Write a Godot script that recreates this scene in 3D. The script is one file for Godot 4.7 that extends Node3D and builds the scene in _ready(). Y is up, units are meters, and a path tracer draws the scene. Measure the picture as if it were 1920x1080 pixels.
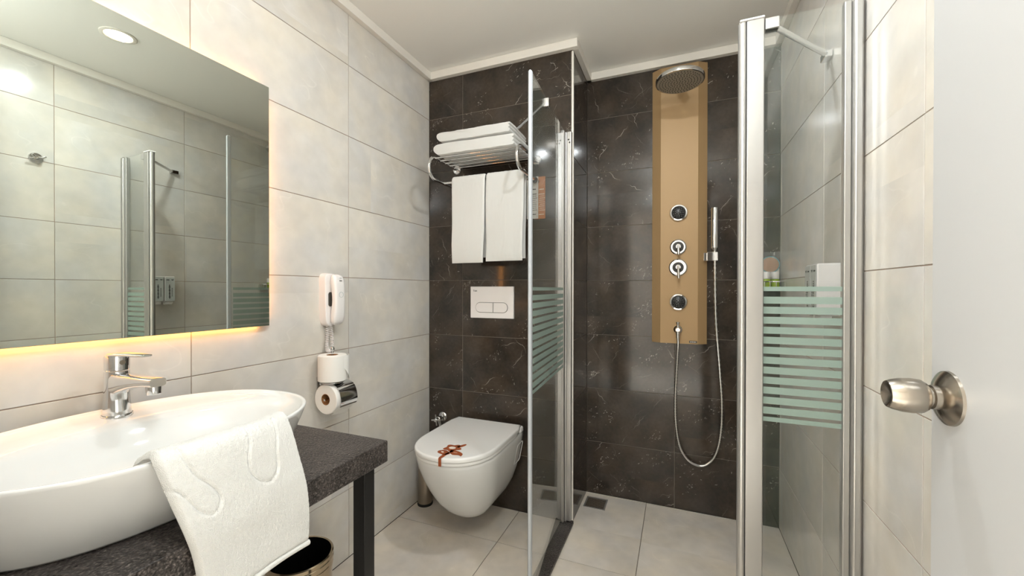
extends Node3D
# A small hotel bathroom: x runs right from the basin wall, y up, z from the toilet wall towards the doorway.

const ROOM_W := 1.7458      # basin wall to shower side wall
const PILLAR_X := 0.8207    # toilet wall ends here, the shower recess begins
const SHOWER_Z := -0.3401   # shower back wall
const FRONT_Z := 2.03       # doorway wall
const CEIL := 2.343

var rng := RandomNumberGenerator.new()
var M := {}
var used := {}

# ------------------------------------------------------------------ mesh builder
class MB:
	var v := PackedVector3Array()
	var n := PackedVector3Array()
	var uv := PackedVector2Array()
	var idx := PackedInt32Array()
	func vert(p: Vector3, nn: Vector3, t := Vector2.ZERO) -> int:
		v.append(p); n.append(nn); uv.append(t)
		return v.size() - 1
	func tri(a: int, b: int, c: int) -> void:
		var g := (v[b] - v[a]).cross(v[c] - v[a])
		if g.dot(n[a] + n[b] + n[c]) > 0.0:
			idx.append(a); idx.append(c); idx.append(b)
		else:
			idx.append(a); idx.append(b); idx.append(c)
	func quad(a: int, b: int, c: int, d: int) -> void:
		tri(a, b, c); tri(a, c, d)
	func mesh() -> ArrayMesh:
		var arr := []
		arr.resize(Mesh.ARRAY_MAX)
		arr[Mesh.ARRAY_VERTEX] = v
		arr[Mesh.ARRAY_NORMAL] = n
		arr[Mesh.ARRAY_TEX_UV] = uv
		arr[Mesh.ARRAY_INDEX] = idx
		var m := ArrayMesh.new()
		m.add_surface_from_arrays(Mesh.PRIMITIVE_TRIANGLES, arr)
		return m

	# box with softened edges
	func box(c: Vector3, s: Vector3, r := 0.0, xf := Transform3D()) -> MB:
		var h := s * 0.5
		r = minf(r, minf(h.x, minf(h.y, h.z)) * 0.95)
		var id := {}
		for ax in 3:
			for sg in [-1, 1]:
				var nn := Vector3.ZERO
				nn[ax] = sg
				for i in [-1, 1]:
					for j in [-1, 1]:
						var k := Vector3.ZERO
						var a1 := (ax + 1) % 3
						var a2 := (ax + 2) % 3
						k[ax] = sg; k[a1] = i; k[a2] = j
						var p := Vector3.ZERO
						p[ax] = sg * h[ax]; p[a1] = i * (h[a1] - r); p[a2] = j * (h[a2] - r)
						id[[ax, int(k.x), int(k.y), int(k.z)]] = vert(xf * (c + p), xf.basis * nn, Vector2(p[a1], p[a2]))
		for ax in 3:
			for sg in [-1, 1]:
				var q := []
				for ij in [[-1, -1], [1, -1], [1, 1], [-1, 1]]:
					var k := [0, 0, 0]
					k[ax] = sg; k[(ax + 1) % 3] = ij[0]; k[(ax + 2) % 3] = ij[1]
					q.append(id[[ax, k[0], k[1], k[2]]])
				quad(q[0], q[1], q[2], q[3])
		if r > 0.0:
			for ax in 3:   # edges running along ax
				var a1 := (ax + 1) % 3
				var a2 := (ax + 2) % 3
				for i in [-1, 1]:
					for j in [-1, 1]:
						var k0 := [0, 0, 0]
						k0[a1] = i; k0[a2] = j; k0[ax] = -1
						var k1 := k0.duplicate()
						k1[ax] = 1
						quad(id[[a1, k0[0], k0[1], k0[2]]], id[[a1, k1[0], k1[1], k1[2]]], id[[a2, k1[0], k1[1], k1[2]]], id[[a2, k0[0], k0[1], k0[2]]])
			for x in [-1, 1]:
				for y in [-1, 1]:
					for z in [-1, 1]:
						tri(id[[0, x, y, z]], id[[1, x, y, z]], id[[2, x, y, z]])
		return self

	# smooth surface through a grid of points, rows x columns
	func grid(rows: Array, wrap := false, outward := true, uvs := Vector2(1, 1)) -> MB:
		var nr := rows.size()
		var nc: int = rows[0].size()
		var acc := []
		var cen := Vector3.ZERO
		for r in rows:
			var a := PackedVector3Array()
			a.resize(nc)
			acc.append(a)
			for p in r:
				cen += p
		cen /= float(nr * nc)
		var vol := 0.0
		var lim := nc if wrap else nc - 1
		for i in nr - 1:
			for j in lim:
				var k := (j + 1) % nc
				var p00: Vector3 = rows[i][j]
				var p01: Vector3 = rows[i][k]
				var p10: Vector3 = rows[i + 1][j]
				var p11: Vector3 = rows[i + 1][k]
				var f := (p11 - p00).cross(p10 - p01)
				vol += f.dot((p00 + p11) * 0.5 - cen)
				acc[i][j] += f; acc[i][k] += f; acc[i + 1][j] += f; acc[i + 1][k] += f
		var sg := 1.0
		if outward and vol < 0.0:
			sg = -1.0
		var base := v.size()
		for i in nr:
			for j in nc:
				vert(rows[i][j], (acc[i][j] * sg).normalized(), Vector2(float(j) / nc * uvs.x, float(i) / (nr - 1) * uvs.y))
		for i in nr - 1:
			for j in lim:
				var k := (j + 1) % nc
				quad(base + i * nc + j, base + i * nc + k, base + (i + 1) * nc + k, base + (i + 1) * nc + j)
		return self

	func fan(ring: PackedVector3Array, nn: Vector3) -> MB:
		var c := Vector3.ZERO
		for p in ring:
			c += p
		c /= ring.size()
		var ci := vert(c, nn)
		var base := v.size()
		for p in ring:
			vert(p, nn)
		for j in ring.size():
			tri(ci, base + j, base + (j + 1) % ring.size())
		return self

	func loft(rings: Array, cap0 := true, cap1 := true) -> MB:
		grid(rings, true)
		if cap0:
			fan(rings[0], _ring_n(rings[0], rings[1], true))
		if cap1:
			fan(rings[-1], _ring_n(rings[-1], rings[-2], true))
		return self

	# closes the end of a sheet whose ring runs out along the front and home along the back
	func sheet(rings: Array) -> MB:
		grid(rings, true)
		for e in [[rings[0], rings[1]], [rings[-1], rings[-2]]]:
			var q: PackedVector3Array = e[0]
			var o: PackedVector3Array = e[1]
			var nn := (q[0] - o[0]).normalized()
			var base := v.size()
			for p in q:
				vert(p, nn)
			var m := q.size()
			for i in m / 2 - 1:
				quad(base + i, base + i + 1, base + m - 2 - i, base + m - 1 - i)
		return self

	func _ring_n(r: PackedVector3Array, other: PackedVector3Array, _a: bool) -> Vector3:
		var nn := Vector3.ZERO
		for j in r.size():
			nn += r[j].cross(r[(j + 1) % r.size()])
		nn = nn.normalized()
		var c0 := Vector3.ZERO
		var c1 := Vector3.ZERO
		for p in r:
			c0 += p
		for p in other:
			c1 += p
		if nn.dot(c0 / r.size() - c1 / other.size()) < 0.0:
			nn = -nn
		return nn

	# turned shape: profile of (radius, height), sharp where it turns by more than 35 degrees
	func lathe(prof: PackedVector2Array, segs := 32, xf := Transform3D(), a0 := 0.0, a1 := TAU) -> MB:
		var m := prof.size()
		var sn := []
		for i in m - 1:
			var d := prof[i + 1] - prof[i]
			sn.append(Vector2(d.y, -d.x).normalized())
		var nn := segs + 1
		for i in m - 1:
			var na: Vector2 = sn[i]
			var nb: Vector2 = sn[i]
			if i > 0 and sn[i].dot(sn[i - 1]) > 0.82:
				na = (sn[i] + sn[i - 1]).normalized()
			if i < m - 2 and sn[i].dot(sn[i + 1]) > 0.82:
				nb = (sn[i] + sn[i + 1]).normalized()
			var base := v.size()
			for j in nn:
				var a := lerpf(a0, a1, float(j) / segs)
				var dir := Vector3(cos(a), 0, sin(a))
				vert(xf * (dir * prof[i].x + Vector3.UP * prof[i].y), (xf.basis * (dir * na.x + Vector3.UP * na.y)).normalized(), Vector2(float(j) / segs, float(i) / m))
				vert(xf * (dir * prof[i + 1].x + Vector3.UP * prof[i + 1].y), (xf.basis * (dir * nb.x + Vector3.UP * nb.y)).normalized(), Vector2(float(j) / segs, float(i + 1) / m))
			for j in segs:
				quad(base + j * 2, base + j * 2 + 1, base + j * 2 + 3, base + j * 2 + 2)
		return self

	func tube(pts: PackedVector3Array, rad: Variant, segs := 12, caps := true) -> MB:
		var rings := []
		var up := Vector3.ZERO
		for i in pts.size():
			var t := (pts[mini(i + 1, pts.size() - 1)] - pts[maxi(i - 1, 0)]).normalized()
			if i == 0:
				up = t.cross(Vector3(0.31, 0.83, 0.46)).normalized()
			up = (up - t * up.dot(t)).normalized()
			var side := t.cross(up)
			var r: float = rad[i] if rad is PackedFloat32Array else rad
			var ring := PackedVector3Array()
			for j in segs:
				var a := TAU * j / segs
				ring.append(pts[i] + (up * cos(a) + side * sin(a)) * r)
			rings.append(ring)
		# normals of a sweep: away from the spine
		var base := v.size()
		for i in rings.size():
			for p in rings[i]:
				vert(p, (p - pts[i]).normalized())
		for i in rings.size() - 1:
			for j in segs:
				var k := (j + 1) % segs
				quad(base + i * segs + j, base + i * segs + k, base + (i + 1) * segs + k, base + (i + 1) * segs + j)
		if caps:
			fan(rings[0], (pts[0] - pts[1]).normalized())
			fan(rings[-1], (pts[-1] - pts[-2]).normalized())
		return self

	# outline in the xy plane of xf, from z = 0 to z = h, with a softened front edge
	func prism(poly: PackedVector2Array, h: float, bev := 0.0, xf := Transform3D(), smooth := false) -> MB:
		var m := poly.size()
		var area := 0.0
		for i in m:
			area += poly[i].cross(poly[(i + 1) % m])
		var sg := 1.0 if area > 0 else -1.0
		var en := []
		for i in m:
			var d := (poly[(i + 1) % m] - poly[i]).normalized()
			en.append(Vector2(d.y, -d.x) * sg)
		var vn := []
		for i in m:
			vn.append((en[i] + en[(i - 1 + m) % m]).normalized())
		var inset := PackedVector2Array()
		for i in m:
			var c: float = maxf(0.4, vn[i].dot(en[i]))
			inset.append(poly[i] - vn[i] * bev / c)
		var tris := Geometry2D.triangulate_polygon(inset)
		for side in 2:
			var z := h if side == 0 else 0.0
			var nn := xf.basis * Vector3(0, 0, 1.0 if side == 0 else -1.0)
			var ring: PackedVector2Array = inset if side == 0 else poly
			var base := v.size()
			for p in ring:
				vert(xf * Vector3(p.x, p.y, z), nn, p)
			for t in range(0, tris.size(), 3):
				tri(base + tris[t], base + tris[t + 1], base + tris[t + 2])
		for i in m:
			var k := (i + 1) % m
			var na: Vector2 = vn[i] if smooth or en[i].dot(en[(i - 1 + m) % m]) > 0.93 else en[i]
			var nb: Vector2 = vn[k] if smooth or en[i].dot(en[k]) > 0.93 else en[i]
			var n0 := xf.basis * Vector3(na.x, na.y, 0)
			var n1 := xf.basis * Vector3(nb.x, nb.y, 0)
			var a := vert(xf * Vector3(poly[i].x, poly[i].y, 0), n0)
			var b := vert(xf * Vector3(poly[k].x, poly[k].y, 0), n1)
			var c := vert(xf * Vector3(poly[k].x, poly[k].y, h - bev), n1)
			var d := vert(xf * Vector3(poly[i].x, poly[i].y, h - bev), n0)
			quad(a, b, c, d)
			if bev > 0.0:
				var e := vert(xf * Vector3(inset[k].x, inset[k].y, h), xf.basis * Vector3(0, 0, 1))
				var f := vert(xf * Vector3(inset[i].x, inset[i].y, h), xf.basis * Vector3(0, 0, 1))
				quad(d, c, e, f)
		return self

# ------------------------------------------------------------------ scene helpers
func numbered(called: String) -> String:
	if not used.has(called):
		used[called] = 0
		return called
	used[called] += 1
	return "%s_%03d" % [called, used[called]]

func thing(called: String, label: String, category: String, at := Vector3.ZERO, group := "") -> Node3D:
	var o := Node3D.new()
	o.name = numbered(called)
	add_child(o)
	o.position = at
	o.set_meta("label", label)
	o.set_meta("category", category)
	if group:
		o.set_meta("group", group)
	return o

func part(called: String, b: Variant, mat: Material, parent: Node3D, label := "") -> MeshInstance3D:
	var o := MeshInstance3D.new()
	o.mesh = b.mesh() if b is MB else b
	o.name = called
	o.material_override = mat
	# shapes are written in room coordinates: move them into the parent's own
	parent.add_child(o, true)
	var off := Vector3.ZERO
	var p: Node3D = parent
	while p != self and p != null:
		off -= p.position
		p = p.get_parent() as Node3D
	o.position = off
	if label:
		o.set_meta("label", label)
	return o

func structure(called: String) -> Node3D:
	var o := Node3D.new()
	o.name = called
	o.set_meta("kind", "structure")
	add_child(o)
	return o

func struct_mesh(called: String, b: MB, mat: Material) -> MeshInstance3D:
	var o := part(called, b, mat, self)
	o.set_meta("kind", "structure")
	return o

func smooth_path(pts: Array, per := 8, closed := false) -> PackedVector3Array:
	var out := PackedVector3Array()
	var m := pts.size()
	var last := m if closed else m - 1
	for i in last:
		var p0: Vector3 = pts[(i - 1 + m) % m] if closed or i > 0 else pts[0] * 2.0 - pts[1]
		var p1: Vector3 = pts[i]
		var p2: Vector3 = pts[(i + 1) % m]
		var p3: Vector3 = pts[(i + 2) % m] if closed or i + 2 < m else p2 * 2.0 - p1
		for k in per:
			var t := float(k) / per
			out.append(p1.cubic_interpolate(p2, p0, p3, t))
	if not closed:
		out.append(pts[-1])
	return out

func smooth_path2(pts: Array, per := 6, closed := true) -> PackedVector2Array:
	var q := []
	for p in pts:
		q.append(Vector3(p.x, p.y, 0))
	var out := PackedVector2Array()
	for p in smooth_path(q, per, closed):
		out.append(Vector2(p.x, p.y))
	return out

# a path of straight runs with rounded corners
func bent(pts: Array, rad: float, per := 6) -> PackedVector3Array:
	var out := PackedVector3Array()
	out.append(pts[0])
	for i in range(1, pts.size() - 1):
		var a: Vector3 = pts[i - 1]
		var b: Vector3 = pts[i]
		var c: Vector3 = pts[i + 1]
		var r := minf(rad, minf(a.distance_to(b), b.distance_to(c)) * 0.5)
		var s := b + (a - b).normalized() * r
		var e := b + (c - b).normalized() * r
		for k in per + 1:
			var t := float(k) / per
			out.append(s.lerp(b, t).lerp(b.lerp(e, t), t))
	out.append(pts[-1])
	return out

func xf_at(o: Vector3, x: Vector3, y: Vector3, z: Vector3) -> Transform3D:
	return Transform3D(Basis(x, y, z), o)

# turn the y axis of a lathe towards dir
func along(o: Vector3, dir: Vector3) -> Transform3D:
	var y := dir.normalized()
	var x := y.cross(Vector3(0.2, 0.4, 0.9)).normalized()
	return Transform3D(Basis(x, y, x.cross(y)), o)

func cyl(r: float, h: float, bev := 0.0) -> PackedVector2Array:
	if bev > 0.0:
		return PackedVector2Array([Vector2(0, 0), Vector2(r - bev, 0), Vector2(r, bev), Vector2(r, h - bev), Vector2(r - bev, h), Vector2(0, h)])
	return PackedVector2Array([Vector2(0, 0), Vector2(r, 0), Vector2(r, h), Vector2(0, h)])

func super_ring(cx: float, cz: float, a: float, b: float, e: float, y: float, count := 72) -> PackedVector3Array:
	var out := PackedVector3Array()
	for j in count:
		var t := TAU * j / count
		var c := cos(t)
		var s := sin(t)
		out.append(Vector3(cx + a * signf(c) * pow(absf(c), 2.0 / e), y, cz + b * signf(s) * pow(absf(s), 2.0 / e)))
	return out

# ------------------------------------------------------------------ materials
func mat(called: String, c: Color, rough: float, metal := 0.0) -> StandardMaterial3D:
	var m := StandardMaterial3D.new()
	m.resource_name = called
	m.albedo_color = c
	m.roughness = rough
	m.metallic = metal
	M[called] = m
	return m

func tex_from(w: int, h: int, f: Callable) -> ImageTexture:
	var data := PackedByteArray()
	data.resize(w * h * 3)
	var i := 0
	for y in h:
		for x in w:
			var c: Vector3 = f.call(x, y)
			data[i] = clampi(int(c.x), 0, 255)
			data[i + 1] = clampi(int(c.y), 0, 255)
			data[i + 2] = clampi(int(c.z), 0, 255)
			i += 3
	var img := Image.create_from_data(w, h, false, Image.FORMAT_RGB8, data)
	img.generate_mipmaps()
	return ImageTexture.create_from_image(img)

func noise(seed_: int, freq: float, oct := 4) -> FastNoiseLite:
	var f := FastNoiseLite.new()
	f.seed = seed_
	f.noise_type = FastNoiseLite.TYPE_SIMPLEX_SMOOTH
	f.frequency = freq
	f.fractal_octaves = oct
	return f

func cream_texture(seed_: int, base: Vector3, amp: float) -> ImageTexture:
	var a := noise(seed_, 0.006, 4)
	var b := noise(seed_ + 1, 0.03, 4)
	var r := noise(seed_ + 2, 0.005, 3)
	var warm := noise(seed_ + 3, 0.009, 3)
	return tex_from(1024, 512, func(x: int, y: int) -> Vector3:
		var k := a.get_noise_2d(x, y) * 0.7 + b.get_noise_2d(x, y) * 0.3
		var vein := absf(r.get_noise_2d(x * 1.3 + y * 0.6, y * 1.6))
		var hair := maxf(0.0, 1.0 - vein * 60.0) * clampf(0.2 + warm.get_noise_2d(y, x) * 2.0, 0.0, 1.0)
		var t := base * (1.0 + k * amp) + Vector3(1.0, 1.0, 0.97) * hair * 9.0
		var wv := warm.get_noise_2d(x, y) * 5.0
		return t + Vector3(wv, wv * 0.3, -wv))

func dark_texture() -> ImageTexture:
	var w := 2048
	var h := 1024
	var a := noise(11, 0.006, 5)
	var b := noise(12, 0.05, 3)
	var g := noise(13, 0.004, 3)
	var buf := PackedFloat32Array()
	buf.resize(w * h)
	var rg := RandomNumberGenerator.new()
	rg.seed = 77
	var put := func(x: float, y: float, amt: float) -> void:
		var xi := posmod(int(x), w)
		var yi := posmod(int(y), h)
		var o := yi * w + xi
		buf[o] = maxf(buf[o], amt)
	# long hairline cracks
	for k in 64:
		var x := rg.randf() * w
		var y := rg.randf() * h
		var ang := (rg.randf_range(0.45, 0.95) if rg.randf() < 0.6 else rg.randf_range(-1.1, -0.5)) * 1.0
		if rg.randf() < 0.5:
			ang += PI
		var steps := rg.randi_range(120, 420)
		var main := ang
		var strong := rg.randf_range(0.25, 0.9) * (1.0 if rg.randf() < 0.5 else 0.5)
		for s in steps:
			ang += rg.randf_range(-0.35, 0.35) + (main - ang) * 0.12
			x += cos(ang); y -= sin(ang)
			var fade := strong * (0.45 + 0.55 * sin(s * 0.05 + k)) * rg.randf_range(0.6, 1.0)
			put.call(x, y, fade)
			put.call(x + 1, y, fade * 0.8)
			if strong > 0.5:
				put.call(x, y + 1, fade * 0.8)
				put.call(x + 1, y + 1, fade * 0.6)
	# broken clusters of short white flecks
	for k in 80:
		var cx := rg.randf() * w
		var cy := rg.randf() * h
		var spread := rg.randf_range(14, 60)
		var lean := rg.randf_range(0.3, 1.1)
		for q in rg.randi_range(8, 30):
			var u := rg.randfn() * spread
			var t := rg.randfn() * spread * 0.4
			var x := cx + cos(lean) * u - sin(lean) * t
			var y := cy - sin(lean) * u - cos(lean) * t
			var ang := lean + rg.randfn() * 0.7
			var strong := rg.randf_range(0.15, 0.8)
			for s in rg.randi_range(1, 9):
				ang += rg.randf_range(-0.3, 0.3)
				x += cos(ang); y -= sin(ang)
				put.call(x, y, strong)
				put.call(x + 1, y, strong * 0.8)
				put.call(x, y + 1, strong * 0.6)
	for k in 900:
		put.call(rg.randf() * w, rg.randf() * h, rg.randf_range(0.1, 0.6))
	return tex_from(w, h, func(x: int, y: int) -> Vector3:
		var k := a.get_noise_2d(x, y) * 0.6 + b.get_noise_2d(x, y) * 0.18
		var base := Vector3(60, 52, 45) * (1.0 + k * 0.6)
		var tone := g.get_noise_2d(x, y)
		base += Vector3(4, 0, -4) * tone
		var f: float = buf[y * w + x]
		return base.lerp(Vector3(232, 224, 212), f))

func granite_texture() -> ImageTexture:
	var a := noise(31, 0.012, 4)
	var b := noise(32, 0.07, 4)
	var c := noise(33, 0.17, 3)
	return tex_from(512, 512, func(x: int, y: int) -> Vector3:
		var k := a.get_noise_2d(x, y) * 16.0 + b.get_noise_2d(x, y) * 34.0
		var sp := c.get_noise_2d(x, y)
		k += clampf((sp - 0.22) * 6.0, 0.0, 1.0) * 52.0 - clampf((-0.2 - sp) * 6.0, 0.0, 1.0) * 26.0
		return Vector3(58, 52, 49) + Vector3(1.0, 0.96, 0.93) * k)

func noise_tex(seed_: int, freq: float, oct := 3, size := 512) -> ImageTexture:
	var a := noise(seed_, freq, oct)
	return tex_from(size, size, func(x: int, y: int) -> Vector3:
		var k := 128.0 + a.get_noise_2d(x, y) * 120.0
		return Vector3(k, k, k))

func make_materials() -> void:
	var m := mat("cream_tile", Color.WHITE, 0.16)
	m.albedo_texture = cream_texture(3, Vector3(214, 209, 201), 0.085)
	m = mat("floor_tile", Color.WHITE, 0.42)
	m.albedo_texture = cream_texture(8, Vector3(212, 203, 191), 0.11)
	m = mat("dark_tile", Color.WHITE, 0.10)
	m.albedo_texture = dark_texture()
	mat("cream_grout", Color8(164, 144, 130), 0.9)
	mat("floor_grout", Color8(120, 108, 96), 0.9)
	mat("dark_grout", Color8(128, 118, 106), 0.9)
	mat("ceiling_paint", Color8(244, 242, 236), 0.7)
	mat("trim_white", Color8(236, 231, 222), 0.45)
	mat("hall_paint", Color8(205, 200, 192), 0.8)
	mat("hall_floor", Color8(226, 222, 214), 0.6)  # kept pale so the unseen corridor floor throws light upwards
	mat("door_white", Color8(196, 196, 196), 0.28)
	mat("chrome", Color(0.86, 0.86, 0.86), 0.06, 1.0)
	mat("steel", Color(0.62, 0.58, 0.53), 0.3, 1.0)
	mat("bin_steel", Color(0.70, 0.64, 0.55), 0.16, 1.0)
	mat("aluminium", Color(0.74, 0.735, 0.725), 0.3, 0.8)
	mat("knob_nickel", Color(0.66, 0.63, 0.59), 0.22, 1.0)
	mat("white_profile", Color8(188, 192, 196), 0.3)
	mat("ceramic", Color8(226, 226, 224), 0.06)
	mat("lid_plastic", Color8(242, 241, 239), 0.2)
	mat("white_plastic", Color8(236, 232, 230), 0.28)
	mat("grey_plastic", Color8(196, 200, 198), 0.35)
	mat("black_plastic", Color8(18, 18, 19), 0.35)
	mat("black_metal", Color8(11, 11, 12), 0.45)
	mat("black_ink", Color8(26, 25, 25), 0.6)
	mat("gap_shade_and_print", Color8(70, 66, 60), 0.8)  # dark tone for the shade in gaps, and for printed marks
	mat("rubber", Color8(24, 23, 22), 0.7)
	mat("mirror_silver", Color(0.84, 0.86, 0.83), 0.0, 1.0)
	mat("mirror_edge", Color8(120, 128, 118), 0.2)
	mat("bronze_panel", Color8(166, 136, 96), 0.5, 0.2)
	mat("orange_card", Color8(196, 122, 66), 0.6)
	mat("white_card", Color8(222, 218, 208), 0.6)
	mat("card_print", Color8(238, 214, 186), 0.6)
	mat("seal_paper", Color8(158, 82, 44), 0.6)
	mat("seal_white", Color8(230, 224, 214), 0.6)
	mat("cardboard", Color8(160, 112, 70), 0.85)
	mat("green_liquid", Color8(150, 176, 30), 0.25)
	mat("teal_trim", Color8(70, 160, 170), 0.4)
	mat("brown_sponge", Color8(176, 132, 100), 0.8)
	mat("silicone", Color8(206, 200, 188), 0.6)
	mat("nozzle", Color8(60, 54, 46), 0.6)
	mat("head_face", Color8(150, 142, 128), 0.5, 0.15)
	m = mat("granite", Color.WHITE, 0.42)
	m.albedo_texture = granite_texture()
	m.uv1_triplanar = true
	m.uv1_world_triplanar = true
	m.uv1_scale = Vector3(2.2, 2.2, 2.2)
	m.heightmap_enabled = true
	m.heightmap_texture = noise_tex(41, 0.10)
	m.heightmap_scale = 0.25
	m = mat("towel", Color8(229, 228, 224), 0.95)
	m.rim_enabled = true
	m.rim = 0.4
	m.uv1_triplanar = true
	m.uv1_scale = Vector3(9, 9, 9)
	m.heightmap_enabled = true
	m.heightmap_texture = noise_tex(51, 0.12)
	m.heightmap_scale = 0.2
	m = mat("tissue", Color8(240, 238, 233), 0.95)
	m = mat("glass", Color(0.58, 0.68, 0.62, 0.035), 0.0)
	m.transparency = BaseMaterial3D.TRANSPARENCY_ALPHA
	m = mat("clear_film", Color(0.9, 0.92, 0.92, 0.12), 0.08)
	m.transparency = BaseMaterial3D.TRANSPARENCY_ALPHA
	m = mat("glass_edge", Color8(66, 92, 82), 0.15)
	m = mat("frost", Color(0.62, 0.70, 0.66, 0.7), 0.5)
	m.transparency = BaseMaterial3D.TRANSPARENCY_ALPHA
	m = mat("bin_liner", Color8(16, 15, 14), 0.22)
	m = mat("lamp_glow", Color8(255, 246, 228), 0.5)
	m.emission_enabled = true
	m.emission = Color(1.0, 0.9, 0.72)
	m.emission_energy_multiplier = 14.0
	m = mat("unseen_globe_glow", Color8(250, 248, 244), 0.4)  # glow of the unseen globe lamp near the doorway
	m.emission_enabled = true
	m.emission = Color(1.0, 0.96, 0.9)
	m.emission_energy_multiplier = 3.0
	m = mat("led_glow", Color8(255, 200, 110), 0.5)
	m.emission_enabled = true
	m.emission = Color(1.0, 0.58, 0.16)
	m.emission_energy_multiplier = 16.0

# ------------------------------------------------------------------ tiled surfaces
# One tile: a thin slab with softened edges standing proud of the joint bed.
func tile(parent: Node3D, o: Vector3, ux: Vector3, uy: Vector3, nn: Vector3, u0: float, u1: float, v0: float, v1: float, m: Material, proud := 0.006, tilt := 0.0018) -> void:
	var g := 0.0011
	u0 += g; u1 -= g; v0 += g; v1 -= g
	var b := MB.new()
	var off := Vector2(rng.randf(), rng.randf())
	var turn := rng.randf() < 0.5
	var cx := (u0 + u1) * 0.5
	var cy := (v0 + v1) * 0.5
	var tx := rng.randf_range(-tilt, tilt)
	var ty := rng.randf_range(-tilt, tilt) * 0.6
	var bev := 0.0012
	var put := func(u: float, w: float, d: float, nrm: Vector3) -> int:
		var du := u - cx
		var dv := w - cy
		var p := o + ux * u + uy * w + nn * (d + (tx * du + ty * dv if d > -0.003 else 0.0))
		var t := Vector2(du, dv) * (-1.0 if turn else 1.0)
		return b.vert(p, (nrm - (ux * tx + uy * ty) * nrm.dot(nn)).normalized(), off + Vector2(t.x / 2.4, -t.y / 1.2))
	var f := [put.call(u0 + bev, v0 + bev, 0.0, nn), put.call(u1 - bev, v0 + bev, 0.0, nn), put.call(u1 - bev, v1 - bev, 0.0, nn), put.call(u0 + bev, v1 - bev, 0.0, nn)]
	b.quad(f[0], f[1], f[2], f[3])
	var cs := [Vector2(u0, v0), Vector2(u1, v0), Vector2(u1, v1), Vector2(u0, v1)]
	var sd := [-uy, ux, uy, -ux]
	for i in 4:
		var k := (i + 1) % 4
		var a: int = put.call(cs[i].x, cs[i].y, -bev * 0.6, sd[i])
		var c: int = put.call(cs[k].x, cs[k].y, -bev * 0.6, sd[i])
		b.quad(f[i], f[k], c, a)
		var e: int = put.call(cs[i].x, cs[i].y, -proud, sd[i])
		var h: int = put.call(cs[k].x, cs[k].y, -proud, sd[i])
		b.quad(a, c, h, e)
	part("tile", b, m, parent)

func tiled(called: String, o: Vector3, ux: Vector3, uy: Vector3, nn: Vector3, us: Array, vs: Array, m: Material, grout: Material, thick := 0.08) -> Node3D:
	var w := structure(called)
	var u0: float = us[0]
	var u1: float = us[-1]
	var v0: float = vs[0]
	var v1: float = vs[-1]
	var c := o + ux * (u0 + u1) * 0.5 + uy * (v0 + v1) * 0.5 - nn * (0.0016 + thick * 0.5)
	var s := (ux * (u1 - u0)).abs() + (uy * (v1 - v0)).abs() + (nn * thick).abs()
	part("joint_bed", MB.new().box(c, s), grout, w)
	for i in us.size() - 1:
		for j in vs.size() - 1:
			tile(w, o, ux, uy, nn, us[i], us[i + 1], vs[j], vs[j + 1], m)
	return w

# ------------------------------------------------------------------ the place
func _ready() -> void:
	rng.seed = 20240
	# camera
	var cam := Camera3D.new()
	cam.name = "camera"
	add_child(cam)
	cam.position = Vector3(1.2952, 1.1419, 1.9381)
	cam.rotation = Vector3(-0.0051, 0.3884, 0.001)
	cam.near = 0.05
	cam.far = 40.0
	cam.projection = Camera3D.PROJECTION_FRUSTUM
	cam.size = 2.0 * 0.05 * 540.0 / 760.747
	cam.frustum_offset = Vector2(0, 0.05 * 6.315 / 760.747)
	cam.current = true
	# air and exposure
	var we := WorldEnvironment.new()
	we.name = "world_environment"
	var env := Environment.new()
	env.background_mode = Environment.BG_COLOR
	env.background_color = Color(0, 0, 0)
	env.tonemap_mode = Environment.TONE_MAPPER_LINEAR
	env.tonemap_exposure = 1.14
	env.sdfgi_enabled = true
	env.ssao_enabled = true
	env.ssil_enabled = true
	we.environment = env
	add_child(we)
	make_materials()
	print("materials ready")
	build_shell()
	build_lamps()
	build_mirror()
	build_vanity()
	build_wall_fittings()
	build_toilet()
	build_rack()
	build_shower()
	build_screens()
	build_door()

func area_light(called: String, at: Vector3, basis_: Basis, size: Vector2, energy: float, col: Color, parent: Node3D) -> void:
	var l := AreaLight3D.new()
	l.name = called
	l.area_size = size
	l.area_normalize_energy = true
	l.light_energy = energy
	l.light_color = col
	l.shadow_enabled = true
	l.area_range = 8.0
	parent.add_child(l, true)
	l.transform = Transform3D(basis_, at - parent.position)

# ------------------------------------------------------------------ shell
const DOWN := Basis(Vector3(1, 0, 0), Vector3(0, 0, -1), Vector3(0, 1, 0))

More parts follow.
